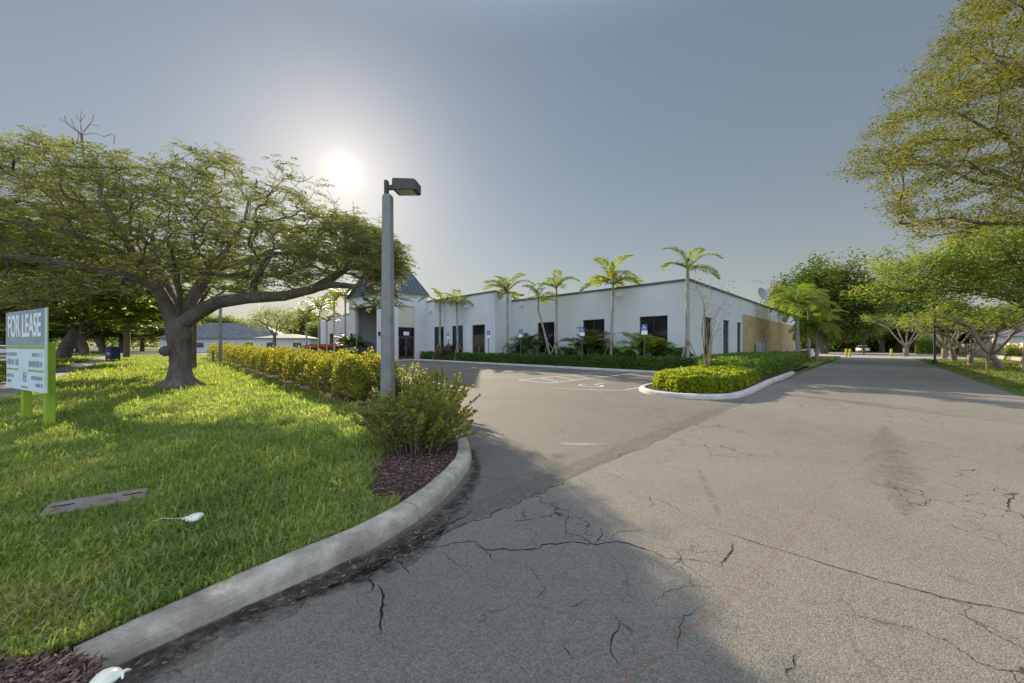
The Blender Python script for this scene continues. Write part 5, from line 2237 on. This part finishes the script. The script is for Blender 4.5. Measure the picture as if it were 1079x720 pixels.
def ridge_sampler(path, hw, h, bumps=.16, t_pow=1.0, deep=.25, z0=LZ, ends=True):
    """points near the surface of a rounded hedge along a path (list of (x,y))"""
    P = np.array([(p[0], p[1]) for p in path], float)
    seg = np.linalg.norm(np.diff(P, axis=0), axis=1)
    cum = np.concatenate([[0], np.cumsum(seg)])

    def f(n):
        s = rng.random(n) ** t_pow * cum[-1]
        i = np.clip(np.searchsorted(cum, s) - 1, 0, len(seg) - 1)
        t = (s - cum[i]) / seg[i]
        c = P[i] + (P[i + 1] - P[i]) * t[:, None]
        d = (P[i + 1] - P[i]) / seg[i][:, None]
        nr = np.stack([-d[:, 1], d[:, 0]], 1)
        th = rng.uniform(-.25, np.pi + .25, n)
        ex = .65
        u = np.sign(np.cos(th)) * np.abs(np.cos(th)) ** ex
        v = np.sign(np.sin(th)) * np.abs(np.sin(th)) ** ex
        v = np.clip(v, -.2, 1)
        b = 1 + bumps * np.sin(s * 2.3 + 2 * u) + bumps * .8 * np.sin(s * 5.1 + 3 * u + 1) + rng.normal(0, .05, n)
        b *= 1 - deep * rng.random(n) ** 2
        if ends:
            e = np.minimum(s, cum[-1] - s)
            b *= np.clip(.45 + e / (hw * 1.3), 0, 1)
        H = h(s) if callable(h) else h
        Wd_ = hw(s) if callable(hw) else hw
        x = c + nr * (u * Wd_ * b)[:, None]
        z = z0 + np.maximum(.03, (.36 + .64 * v) * H * b)
        Nn = np.stack([nr[:, 0] * u, nr[:, 1] * u, np.maximum(v, 0) + .15], 1)
        return np.stack([x[:, 0], x[:, 1], z], 1), nrm(Nn)
    return f


def stems_mesh(mb, pts, h, n_each=3):
    for p in pts:
        for _ in range(n_each):
            q = Vector(p)
            t_ = q + Vector((random.uniform(-.3, .3), random.uniform(-.3, .3), h * random.uniform(.7, 1)))
            mb.tube([q, q.lerp(t_, .5) + Vector((random.uniform(-.06, .06), random.uniform(-.06, .06), 0)), t_], [.012, .009, .004], 4)


def stem_plant(root_name, label, cat, base, rx, ry, H, n_stems, per, L, W, group=None):
    """upright shrub: stems fan out from the ground, rounded leaves along them, new leaves at the tips"""
    t = empty(root_name, base)
    tag(t, label, cat, group)
    sm = MB()
    lv = Leaves()
    for _ in range(n_stems):
        th = random.uniform(0, 2 * math.pi)
        k_ = math.sqrt(random.random())
        x0, y0 = .45 * k_ * rx * math.cos(th), .45 * k_ * ry * math.sin(th)
        out = random.uniform(.55, 1.0)
        x1, y1 = x0 + out * rx * k_ * math.cos(th + random.uniform(-.4, .4)) * .75, y0 + out * ry * k_ * math.sin(th + random.uniform(-.4, .4)) * .75
        hh = H * (1 - .42 * k_ * k_) * random.uniform(.72, 1.1)
        if random.random() < .25:
            hh *= .55
        pts = [Vector((x0, y0, 0)), Vector((x0 * .8 + x1 * .2, y0 * .8 + y1 * .2, hh * .4)), Vector((x0 * .4 + x1 * .6, y0 * .4 + y1 * .6, hh * .75)), Vector((x1, y1, hh))]
        sm.tube(pts, [.011, .009, .006, .003], 4)
        cur = smooth_path(pts, 8)
        m = per
        s = np.sort(rng.uniform(.12, 1.0, m))
        ci = np.array([tuple(c) for c in cur])
        fi = s * (len(cur) - 1)
        i0 = np.minimum(fi.astype(int), len(cur) - 2)
        P = ci[i0] + (ci[i0 + 1] - ci[i0]) * (fi - i0)[:, None]
        ang = np.arange(m) * 2.4 + random.random() * 6
        D = np.stack([np.cos(ang), np.sin(ang), rng.uniform(.15, 1.1, m)], 1) + rng.normal(0, .2, (m, 3))
        Nn = rdir(m, .1, 1) + np.array([0, 0, .6])
        sz = L * rng.uniform(.7, 1.2, m)
        tip = s > .88
        side_l = rng.random(m) < .8
        lv.add(P[~tip], D[~tip], Nn[~tip], sz[~tip], W * rng.uniform(.8, 1.15, (~tip).sum()), True, 0)
        D[tip, 2] += .8
        lv.add(P[tip], D[tip], Nn[tip], sz[tip] * .8, W * .8, True, 1 if random.random() < .4 else 0)
    sm.build("stem", M['bark'], t)
    link("foliage", lv.mesh("foliage", [M['hedge_leaf'], M['hedge_tip']]), t)
    return t


grp = "cocoplum shrubs at the near end of the hedge"
stem_plant("cocoplum_shrub", "cocoplum shrub right behind the concrete lamp post on the parking lot side", "shrub", gp(462, 434, LZ), .72, .6, .98, 56, 34, .062, .046, grp)
stem_plant("cocoplum_shrub", "cocoplum shrub filling the gap between the lamp post and the hedge end", "shrub", gp(424, 421, LZ), .80, .72, .98, 66, 34, .064, .048, grp)
sb1 = stem_plant("cocoplum_shrub", "nearest cocoplum shrub with reddish yellow tips at the curved kerb corner", "shrub", gp(440, 474, LZ), .82, .72, .87, 84, 40, .064, .048, grp)
s2 = gp(414, 452, LZ)
stem_plant("cocoplum_shrub", "second cocoplum shrub, in front of the concrete lamp post base", "shrub", s2, .72, .6, .64, 66, 36, .062, .046, grp)
s3 = gp(462, 452, LZ)
stem_plant("cocoplum_shrub", "cocoplum shrub leaning over the kerb toward the parking lot", "shrub", s3, .66, .6, .95, 54, 36, .062, .046, grp)

hp = [ab(4.05, 8.75), ab(4.15, 10.5), ab(4.2, 13), ab(4.4, 18), ab(4.7, 26), ab(5.0, 36), ab(5.3, 52)]
hd = empty("cocoplum_hedge", ab(4.1, 8.5, LZ))
tag(hd, "long cocoplum hedge with yellow tips between lawn and parking lot", "hedge")
hs = ridge_sampler(hp, .78, lambda s: .93 + .08 * np.sin(s * 1.7) + .010 * s, .13, 1.7, .35)
lv = Leaves()
mass_leaves(lv, hs, 42000, .075, .055)
mass_leaves(lv, hs, 9000, .075, .05, 1, True, 1.6)
# upright shoots standing out of the top
P, Nn = hs(2600)
top = P[:, 2] > .85
P = P[top]
for j in range(6):
    Q = P + np.array([0, 0, .03 * j]) + rng.normal(0, .012, P.shape)
    a_ = rng.uniform(0, 6.28, len(P))
    D = np.stack([np.cos(a_), np.sin(a_), rng.uniform(.5, 1.3, len(P))], 1)
    lv.add(Q, D, rdir(len(P), .2, 1), .06, .042, True, 1 if j > 4 else 0)
o = link("foliage", lv.mesh("foliage", [M['hedge_leaf'], M['hedge_tip']]), hd)
o.location = -Vector(hd.location)
w = MB()
pts = []
for i in range(len(hp) - 1):
    n_ = int((hp[i + 1] - hp[i]).length / .35)
    for j in range(n_):
        q = hp[i].lerp(hp[i + 1], j / n_)
        pts.append(Vector((q.x + random.uniform(-.3, .3), q.y + random.uniform(-.3, .3), LZ)))
stems_mesh(w, pts, .75, 3)
w.build("stem", M['bark'], hd, hd.location)


def bed_sampler(poly, h, z0=.1, bumps=.12, edge=.35):
    """top and flanks of a clipped ground bed inside a polygon"""
    P = np.array([(p[0], p[1]) for p in poly])
    A0, B0 = P[:-1], P[1:]
    Pc = np.concatenate([P, P[:1]])

    def f(n):
        X = rng.uniform(P[:, 0].min(), P[:, 0].max(), n * 3)
        Y = rng.uniform(P[:, 1].min(), P[:, 1].max(), n * 3)
        k = inpoly(X, Y, poly)
        X, Y = X[k][:n], Y[k][:n]
        dmin = np.full(len(X), 9.0)
        for i in range(len(P)):
            p, q = Pc[i], Pc[i + 1]
            d = q - p
            L2 = d @ d
            t = np.clip(((X - p[0]) * d[0] + (Y - p[1]) * d[1]) / L2, 0, 1)
            dmin = np.minimum(dmin, np.hypot(X - p[0] - t * d[0], Y - p[1] - t * d[1]))
        prof = np.clip(dmin / edge, 0, 1) ** .4
        Hh = h * prof * (1 + bumps * np.sin(X * 3.1 + np.sin(Y * 2)) * np.sin(Y * 2.7) + bumps * .6 * np.sin(X * 7.3) * np.sin(Y * 6.1))
        z = z0 + Hh * (1 - .55 * rng.random(len(X)) ** 2.2)
        # fill the flanks down to the soil
        fl_ = dmin < edge * .8
        z[fl_] = z0 + Hh[fl_] * rng.uniform(.1, 1.0, fl_.sum())
        Nn = np.stack([rng.normal(0, .4, len(X)), rng.normal(0, .4, len(X)), np.full(len(X), .9)], 1)
        return np.stack([X, Y, z], 1), nrm(Nn)
    return f


def flank_sampler(poly, h, z0=.1, depth=.15):
    P = [Vector((p[0], p[1], 0)) for p in poly]
    segs = [(P[i], P[(i + 1) % len(P)]) for i in range(len(P))]
    Ls = np.array([(q - p).length for p, q in segs])
    pr_ = Ls / Ls.sum()
    cx = sum((p.x for p in P)) / len(P)
    cy = sum((p.y for p in P)) / len(P)

    def f(n):
        i = rng.choice(len(segs), n, p=pr_)
        A = np.array([(p.x, p.y) for p, q in segs])[i]
        B = np.array([(q.x, q.y) for p, q in segs])[i]
        t = rng.random(n)[:, None]
        c = A + (B - A) * t
        d = nrm(B - A)
        nr = np.stack([-d[:, 1], d[:, 0]], 1)
        s_ = np.where(((np.array([cx, cy]) - c) * nr).sum(1) > 0, 1, -1)[:, None]
        inw = nr * s_
        v = rng.random(n)
        off = rng.uniform(-.04, depth, n) + .10 * (v ** 2) + .05 * np.sin(c[:, 0] * 4 + c[:, 1] * 5)
        x = c + inw * off[:, None]
        Nn = np.stack([-inw[:, 0], -inw[:, 1], np.full(n, .35)], 1)
        return np.stack([x[:, 0], x[:, 1], z0 + v * h * (.93 + .07 * np.sin(c[:, 0] * 6))], 1), nrm(Nn)
    return f


def bed(name, label, cat, poly, h, n_top, n_flank, L, W, mat, z0=.1, group=None, bumps=.12):
    cx = sum(p[0] for p in poly) / len(poly)
    cy = sum(p[1] for p in poly) / len(poly)
    t = empty(name, (cx, cy, z0))
    tag(t, label, cat, group)
    lv = Leaves()
    mass_leaves(lv, bed_sampler(poly, h, z0, bumps), n_top, L, W)
    mass_leaves(lv, flank_sampler(poly, h, z0), n_flank, L, W)
    o = link("foliage", lv.mesh("foliage", mat), t)
    o.location = (-cx, -cy, -z0)
    w = MB()
    xs = [p[0] for p in poly]
    ys = [p[1] for p in poly]
    n_ = 0
    while n_ < 160:
        x, y = random.uniform(min(xs), max(xs)), random.uniform(min(ys), max(ys))
        if inpoly(np.array([x]), np.array([y]), poly)[0]:
            w.tube([(x - cx, y - cy, -.02), (x - cx + random.uniform(-.1, .1), y - cy + random.uniform(-.1, .1), h * .75)], [.01, .005], 4)
        n_ += 1
    w.build("stem", M['bark'], t)
    return t


bed("gold_shrub_bed", "bright yellow green shrub bed inside the pale kerbed island", "shrubs",
    [ab(11.15, 4.1), ab(11.35, 3.55), ab(11.9, 3.2), ab(13, 3.1), ab(16.3, 3.2), ab(16.8, 3.6), ab(16.8, 5.2), ab(16.3, 5.5), ab(12.4, 5.4), ab(11.6, 5.0)], .52, 26000, 22000, .075, .05, M['yellow_shrub'])
bed("green_shrub_bed", "broad mid green clipped shrub bed between the island and the office side", "shrubs",
    [ab(17.1, 3.5), ab(24, 3.5), ab(40, 4.1), ab(40, 5.3), ab(33, 7.0), ab(24, 7.0), ab(20.4, 6.9), ab(17.3, 5.4)], .78, 34000, 24000, .10, .065, M['mid_shrub'])
bed("front_hedge", "low dark clipped hedge along the front kerb below the office windows", "hedge",
    [ab(19.42, 6.9), ab(20.35, 6.9), ab(20.35, 22.2), ab(20.1, 23), ab(20.1, 32.6), ab(19.45, 32.6)], .78, 22000, 26000, .10, .065, M['dark_shrub'])
bed("entrance_hedge", "low dark hedge around the foot of the entrance block", "hedge",
    [ab(14.95, 35.6), ab(15.7, 34.9), ab(15.7, 45), ab(14.95, 45)], .7, 5000, 7000, .12, .08, M['dark_shrub'])
bed("far_low_hedge", "low green hedge in front of the red flowering shrubs", "hedge",
    [ab(14.95, 46), ab(15.7, 46), ab(15.7, 58), ab(14.95, 58)], .7, 3500, 5000, .13, .09, M['mid_shrub'])
bed("bougainvillea", "red flowering shrub mass beneath the far palms left of the entrance", "shrub",
    [ab(16.0, 47.5), ab(18.0, 47.5), ab(18.0, 60), ab(16.0, 60)], 1.35, 5000, 7000, .15, .10, M['red_shrub'])
bed("verge_shrubs", "rounded green shrubs behind the black street light", "shrubs",
    [at(966, 372, 62), at(1004, 372, 57), at(1008, 372, 63), at(970, 372, 68)], 2.6, 6000, 9000, .24, .15, M['mid_shrub'], 0, None, .3)
bed("wall_shrub", "single green shrub against the beige boundary wall", "shrub",
    [at(1061, 372, 37.5), at(1073, 372, 36.8), at(1074, 372, 38.2), at(1062, 372, 39)], 1.5, 900, 2600, .14, .09, M['light_leaf'], 0, None, .3)

# small round shrubs hugging the office wall
grp = "small shrubs along the foot of the office wall"
w0 = None
rr_ = [(8.3, "right end, next to the corner palm"), (11.7, "between the double window palm and the braced palm"), (12.7, "left of the thick braced palm"), (16.3, "between the middle windows"), (20.6, "left of the wall window by the leaning palm")]
names_ = ["bluish shrub at the white wall's right end beside the corner palm", "bluish shrub at the white wall left of the double window", "bluish shrub at the wall just left of the tall braced palm", "bluish shrub at the wall between the leaning palm and the next window", "bluish shrub at the wall left of the leaning palm's window"]
for i, ((b_, _x), nm) in enumerate(zip(rr_, names_)):
    if w0 is None:
        w0 = empty("wall_foot_shrub", ab(21.7, b_, .1))
        lv = Leaves()
        Q = ellips(1500, (0, 0, .65), (1.0, .9, .62), .5, -1)
        D = nrm(Q - np.array([0, 0, .3]) + rdir(1500) * .7)
        lv.add(Q, D, rdir(1500, 0, 1), .14 * rng.uniform(.7, 1.2, 1500), .09, True)
        link("foliage", lv.mesh("foliage", M['dark_shrub']), w0)
        w = MB()
        stems_mesh(w, [(0.1, 0, 0), (-.1, .1, 0), (0, -.1, 0)], .7, 3)
        w.build("stem", M['bark'], w0)
        c = w0
    else:
        c = copy_tree(w0)
    c.location = ab(21.7, b_, .1)
    c.rotation_euler = (0, 0, i * 1.9)
    tag(c, nm, "shrub", grp)


# ---------------------------------------------------------------- palms
def frond_mesh(name, L, leafL, leafW, n, arch, droop, mat, lift=.5, vee=.25):
    """feather frond along +x: rises, then arches over"""
    mb_pts, V = [], []
    lv = Leaves()
    ns = 14
    pts = []
    ang = lift
    x = z = 0.0
    for i in range(ns + 1):
        pts.append(Vector((x, 0, z)))
        s = i / ns
        a = lift - arch * s ** 1.3
        x += math.cos(a) * L / ns
        z += math.sin(a) * L / ns
    arr = np.array([tuple(p) for p in pts])
    s = np.linspace(.12, 1, n)
    fi = s * ns
    i0 = np.minimum(fi.astype(int), ns - 1)
    P = arr[i0] + (arr[i0 + 1] - arr[i0]) * (fi - i0)[:, None]
    T = nrm(arr[i0 + 1] - arr[i0])
    for sg_ in (-1, 1):
        side = np.tile(np.array([0, sg_ * 1.0, 0]), (n, 1))
        D = side + T * (.35 + .5 * s)[:, None] + rng.normal(0, .10, (n, 3))
        D[:, 2] += vee - droop * (.4 + .6 * rng.random(n))
        k = np.sin(np.pi * np.clip(s * .82 + .16, 0, 1)) ** .6
        lv.add(P, D, T * .2 + np.array([0, 0, 1.0]) + rng.normal(0, .2, (n, 3)), leafL * k * rng.uniform(.8, 1.1, n), leafW)
    me = lv.mesh(name, [mat, M['shaft']])
    # rachis as thin box strip joined into the same mesh
    b = MB()
    b.tube(pts, [.022 * L / 1.8 * (1 - .8 * i / ns) + .003 for i in range(ns + 1)], 4)
    n0 = len(me.vertices)
    va = np.empty(n0 * 3, np.float32)
    me.vertices.foreach_get('co', va)
    sizes = [p.loop_total for p in me.polygons]
    li = np.empty(len(me.loops), np.int32)
    me.loops.foreach_get('vertex_index', li)
    V2 = np.concatenate([va.reshape(-1, 3), np.array(b.v)])
    idx = list(li)
    mi = [0] * len(sizes)
    for f in b.f:
        sizes.append(len(f))
        idx.extend([i + n0 for i in f])
        mi.append(1)
    return np_mesh(name, V2, sizes, idx, [mat, M['shaft']], mi)


FR = [frond_mesh("frond", 1.95, .56, .055, 46, 1.9, .4, M['palm_leaf'], .95), frond_mesh("frond", 1.8, .54, .055, 44, 1.5, .35, M['palm_leaf'], .7)]
FB = [frond_mesh("frond", 2.9, .75, .07, 50, 2.1, .75, M['palm_bright'], 1.0), frond_mesh("frond", 2.7, .7, .07, 48, 1.7, .6, M['palm_bright'], .8)]
FD = [frond_mesh("frond", 1.5, .42, .035, 46, 1.9, .3, M['palm_dark'], 1.1), frond_mesh("frond", 1.35, .40, .035, 44, 1.5, .3, M['palm_dark'], .8)]
FY = [frond_mesh("frond", 1.45, .42, .04, 46, 1.7, .35, M['palm_leaf'], 1.1), frond_mesh("frond", 1.3, .40, .04, 44, 1.4, .3, M['palm_bright'], .8)]


def palm(name, label, loc, top, r, fronds, nf, group, braces=True, scale=1.0, lean=(0, 0), seed=0, el=(-.5, .7), skew=1.0):
    rn = random.Random(seed)
    t = empty(name, loc)
    tag(t, label, "palm", group)
    w = MB()
    pts, rr_ = [], []
    for i in range(15):
        s = i / 14
        pts.append(Vector((lean[0] * s ** 1.2, lean[1] * s ** 1.2, top * s)))
        rr_.append(.82 * r * (1.45 - .75 * s if s < .3 else 1.22 - .3 * (s - .3)) * (1 + .03 * math.sin(i * 2.4)))
    w.tube(pts, rr_, 10)
    w.build("trunk", M['bark_palm'], t)
    tp = pts[-1]
    w = MB()
    w.tube([tp, tp + Vector((0, 0, .25)), tp + Vector((0, 0, .6 * scale)), tp + Vector((0, 0, .85 * scale))], [r * .8, r * .85, r * .55, r * .2], 9)
    w.build("crownshaft", M['shaft'], t)
    for i in range(nf):
        o = link("frond", fronds[i % len(fronds)], t)
        az = 2 * math.pi * i * .382 + rn.uniform(-.25, .25)
        up = rn.uniform(*el) if i > 1 else .1
        o.location = tp + Vector((0, 0, .62 * scale))
        o.rotation_euler = (rn.uniform(-.3, .3), -up, az)
        k_ = scale * rn.uniform(.8, 1.1)
        o.scale = (k_, k_, k_)
    if braces:
        for q in range(3):
            th = q * 2.094 + .5 + seed
            w = MB()
            p0 = Vector((math.cos(th) * .75, math.sin(th) * .75, 0))
            p1 = Vector((math.cos(th) * r * 1.1, math.sin(th) * r * 1.1, 1.55)) + Vector((lean[0] * .25, lean[1] * .25, 0))
            w.tube([p0, p1], .035, 5)
            w.build("brace", M['wood_stake'], t)
        w = MB()
        w.lathe((lean[0] * .25, lean[1] * .25, 1.42), [(r * 1.25, 0), (r * 1.25, .22)], 10)
        w.build("brace_collar", M['wood_old'], t)
    return t


grp = "young braced palms along the office front"
palm("young_palm", "tallest braced palm at the right corner of the white building", ab(20.9, 7.3, .1), 4.9, .105, FR, 7, grp, True, 1.05, (0, 0), 1)
palm("young_palm", "braced palm with wide feathery crown between the two right windows", ab(21.0, 12.05, .1), 4.55, .10, FR, 11, grp, True, 1.25, (.15, 0), 2)
palm("young_palm", "straight braced palm beside the leaning palm", ab(20.9, 16.35, .1), 4.75, .095, FR, 8, grp, True, 1.15, (0, 0), 3)
palm("young_palm", "leaning palm with a low crown crossing the wall window", ab(20.8, 16.75, .1), 3.95, .085, FR, 7, grp, True, .95, (-.95, -.1), 4)
palm("young_palm", "braced palm at the corner of the protruding wall, right of the brown door", ab(20.2, 20.7, .1), 4.75, .11, FR, 10, grp, True, 1.3, (0, 0), 5)
palm("young_palm", "braced palm in front of the burgundy plant, right of its twin", ab(19.95, 26.9, .1), 4.4, .10, FR, 8, grp, True, 1.1, (-.1, 0), 6)
palm("young_palm", "braced palm left of its twin with one upright frond", ab(19.95, 29.8, .1), 4.7, .11, FR, 8, grp, True, 1.15, (0, 0), 7, (-.4, 1.0))

grp = "palms left of the entrance block"
palm("tall_palm", "tall palm closest to the entrance block's left corner", ab(14.95 + .3, 41.0, .1), 5.9, .11, FR, 9, grp, False, 1.35, (0, 0), 11)
palm("tall_palm", "second tall palm left of the entrance block", ab(15.3, 44.5, .1), 5.7, .11, FR, 9, grp, False, 1.35, (0, 0), 12)
palm("tall_palm", "third palm left of the entrance block, above the red shrubs", ab(15.4, 50.5, .1), 5.0, .11, FR, 9, grp, False, 1.5, (.2, 0), 13)
palm("tall_palm", "farthest palm left of the entrance block", ab(15.6, 56, .1), 4.6, .12, FR, 9, grp, False, 1.6, (0, 0), 14)
palm("tall_palm", "short palm between the red shrubs and the tall palm pair", ab(15.5, 47.6, .1), 3.3, .10, FY, 9, grp, False, 1.5, (0, 0), 15)
palm("tall_palm", "palm directly in front of the entrance opening", ab(14.95 + .4, 38.2, .1), 4.3, .09, FR, 7, grp, False, .95, (0, 0), 16)

grp = "drooping bright palms beside the warehouse"
palm("drooping_palm", "nearest drooping bright green palm left of the far road", ab(40.5, 4.9, .1), 4.3, .15, FB, 24, grp, False, 1.0, (0, 0), 21, (-.9, .55))
palm("drooping_palm", "second drooping palm, slightly taller, beside the red planter", ab(43.5, 5.2, .1), 4.8, .15, FB, 24, grp, False, 1.05, (0, 0), 22, (-.9, .55))
palm("drooping_palm", "low drooping palm closest to the far road edge", ab(44, 3.9, .1), 2.6, .14, FB, 24, grp, False, .95, (0, 0), 23, (-.9, .35))
palm("drooping_palm", "rearmost drooping palm against the warehouse end", ab(51, 5.2, .1), 5.0, .16, FB, 24, grp, False, 1.05, (0, 0), 24, (-.9, .55))


def bush_palm(name, label, loc, fronds, nf, scale, group, trunks=3, tr_h=.6):
    t = empty(name, loc)
    tag(t, label, "palm shrub", group)
    rn = random.Random(int(loc[0] * 100))
    for q in range(trunks):
        th = 2.1 * q + .4
        bx_, by_ = .16 * math.cos(th) * scale, .16 * math.sin(th) * scale
        hx = tr_h * rn.uniform(.7, 1.1) * scale
        w = MB()
        w.tube([(bx_, by_, 0), (bx_ * 1.5, by_ * 1.5, hx * .6), (bx_ * 2, by_ * 2, hx)], [.06, .055, .05], 7)
        w.build("stem", M['bark_palm'], t)
        for i in range(nf // trunks):
            o = link("frond", fronds[i % len(fronds)], t)
            o.location = (bx_ * 2, by_ * 2, hx)
            o.rotation_euler = (rn.uniform(-.3, .3), -rn.uniform(-.35, .55), i * 2.4 + q + rn.uniform(-.3, .3))
            k_ = scale * rn.uniform(.75, 1.1)
            o.scale = (k_, k_, k_)
    return t


grp = "bushy palms at the foot of the office wall"
bush_palm("pygmy_palm", "yellowish bushy palm in front of the double window", ab(20.9, 9.7, .1), FY, 42, 1.2, grp, 3, .85)
bush_palm("pygmy_palm", "dark bushy palm covering the second window from the corner", ab(21.2, 13.9, .1), FD, 48, 1.35, grp, 3, .9)
bush_palm("pygmy_palm", "dark bushy palm left of the leaning palm's window", ab(21.2, 19.4, .1), FD, 48, 1.35, grp, 3, .9)
bush_palm("pygmy_palm", "large bushy palm in front of the entrance opening", ab(15.3, 39.4, .1), FD, 36, 1.5, grp, 3, .8)
# burgundy cordyline
cl = empty("cordyline", ab(20.0, 28.2, .1))
tag(cl, "burgundy spiky plant between the two braced twin palms", "plant")
lv = Leaves()
n = 260
hs_ = rng.choice([.5, .8, 1.1, 1.4], n)
D = rdir(n, .0, .95)
off = rng.normal(0, .45, (n, 2))
off = np.round(off / .35) * .3
lv.add(np.stack([off[:, 0], off[:, 1], hs_ * .8], 1), D, rdir(n, .2, 1), rng.uniform(.5, .85, n), .075)
link("foliage", lv.mesh("foliage", M['cordyline']), cl)
w = MB()
for q in range(7):
    th = q * .9
    w.tube([(.3 * math.cos(th), .3 * math.sin(th), 0), (.45 * math.cos(th), .45 * math.sin(th), 1.0)], [.03, .022], 5)
w.build("stem", M['bark'], cl)


# nearly leafless young trees
def bare_tree(label, loc, H, width, n, leaves_n, mat, seed, stems=3):
    global rng
    keep = rng
    rng = np.random.default_rng(seed)
    t = empty("bare_young_tree", loc)
    tag(t, label, "tree", "nearly leafless young trees in the planting")
    gq = Graph()
    b_ = gq.limb([(0, 0, -.05), (0, 0, .35)])
    for q in range(stems):
        th = 2 * math.pi * q / stems + rng.uniform(0, .6)
        gq.limb([(math.cos(th) * .10, math.sin(th) * .10, H * .22), (math.cos(th) * .16, math.sin(th) * .16, H * .42), (math.cos(th) * width * .3, math.sin(th) * width * .3, H * .68)], b_)
    T = []
    for _ in range(n):
        th = rng.uniform(0, 6.28)
        k_ = rng.uniform(.1, 1)
        z = H * rng.uniform(.38, 1.0)
        T.append((math.cos(th) * width * k_ * .55 * (z / H), math.sin(th) * width * k_ * .55 * (z / H), z))
    e = gq.tips(np.array(T), .3, .35, .12, 2, .3)
    gq.mesh(.06, .005, "trunk", mat, t)
    lv = Leaves()
    EP = np.array([gq.p[i] for i in e])
    EP = EP[rng.random(len(EP)) < .7]
    sprays(lv, EP, leaves_n, (.12, .12, .12), .085, .045, oval=True)
    link("crown", lv.mesh("crown", M['dryleaf_tree']), t)
    rng = keep
    return t


bare_tree("nearly leafless multi stemmed young tree on the kerbed island", Vector((7.2, 13.4, .1)), 3.9, 2.1, 70, 4, M['bark_dry'], 31, 5)
bare_tree("thin leafless young tree in front of the tan warehouse wall", Vector(tuple(at(806, 372, 24.5))[:2] + (.1,)), 4.3, 2.2, 60, 3, M['bark'], 32, 2)


# ------------------------------------------------------------------ distant houses
def house(name, label, loc, rz, L, Dp, hw, rh, hip=True):
    t = empty(name, loc, rz)
    tag(t, label, "house")
    w = MB()
    w.boxv((-L / 2, -Dp / 2, 0), (L, 0, 0), (0, Dp, 0), (0, 0, hw))
    w.build("wall", M['house_white'], t)
    w = MB()
    o_ = .6
    x, y = L / 2 + o_, Dp / 2 + o_
    rx = max(.1, x - y) if hip else x
    b_ = [Vector((-x, -y, hw)), Vector((x, -y, hw)), Vector((x, y, hw)), Vector((-x, y, hw))]
    r_ = [Vector((-rx, 0, hw + rh)), Vector((rx, 0, hw + rh))]
    w.add(b_ + r_, [(0, 1, 5, 4), (1, 2, 5), (2, 3, 4, 5), (3, 0, 4), (3, 2, 1, 0)])
    w.build("roof", M['house_roof'], t)
    n_ = int(L / 4)
    for i in range(n_):
        xx = -L / 2 + (i + .5) * L / n_
        for ys_, yy in ((-1, -Dp / 2),):
            w = MB()
            w.box((xx, yy - .03, hw * .52), (1.7, .06, 1.3))
            f_ = w.build("window", M['white_metal'], t)
            w = MB()
            w.box((xx, yy - .066, hw * .52), (1.5, .008, 1.1))
            w.build("pane", M['glass'], f_)
    return t


hp1 = at(248, 372, 84)
house("bungalow", "distant white bungalow with grey hipped roof seen under the big limb", (hp1.x, hp1.y, 0), rad(20), 22, 12, 3.0, 3.6)
hp2 = at(306, 372, 74)
house("garage", "low white garage building beyond the parking lot, left of the far palms", (hp2.x, hp2.y, 0), rad(15), 9, 7, 2.9, .9)
hp3 = at(1090, 372, 62)
house("neighbour_house", "pale house roof behind the beige boundary wall at right", (hp3.x, hp3.y, 0), rad(45), 16, 10, 3.0, 2.2)

# far-off woods closing the view
def treeline(name, pts, h, n, leaf, mat):
    lv = Leaves()
    mass_leaves(lv, ridge_sampler(pts, 4.5, lambda q: h * (1 + .28 * np.sin(q * .21) + .18 * np.sin(q * .53 + 1)), .2, 1.0, .4, 0, False), n, leaf, leaf * .7, 0, False)
    structure(link(name, lv.mesh(name, mat)), True)


treeline("far_woods", [at(-420, 372, 112), at(-120, 372, 118), at(60, 372, 125), at(200, 372, 140), at(380, 372, 150)], 6.5, 26000, .9, M['far_leaf'])
treeline("far_dark_woods", [at(790, 372, 150), at(880, 372, 140), at(960, 372, 128), at(1100, 372, 105), at(1300, 372, 90)], 9.0, 26000, .9, M['ficus'])

bed("roadside_thicket", "dark thicket closing the end of the road behind the white car", "shrubs",
    [at(845, 372, 88), at(1040, 372, 82), at(1045, 372, 88), at(843, 372, 94)], 6.0, 12000, 20000, .5, .3, M['ficus'], 0, None, .35)
q_ = at(930, 372, 78)
make_tree("ficus_tree", "low wide dark tree hanging over the right end of the road near the white car", "tree", (q_.x, q_.y, 0), 2.8, .5,
          [((0, 0, 6.2), (8, 5, 3.4)), ((-4, 0, 4.8), (4, 4, 2))], 360, (80, .7, .5, .28), M['ficus'], group="dark dense trees at the end of the road", r_tip=.03, limbs=8, tip_sep=.7, zcut=-.95)
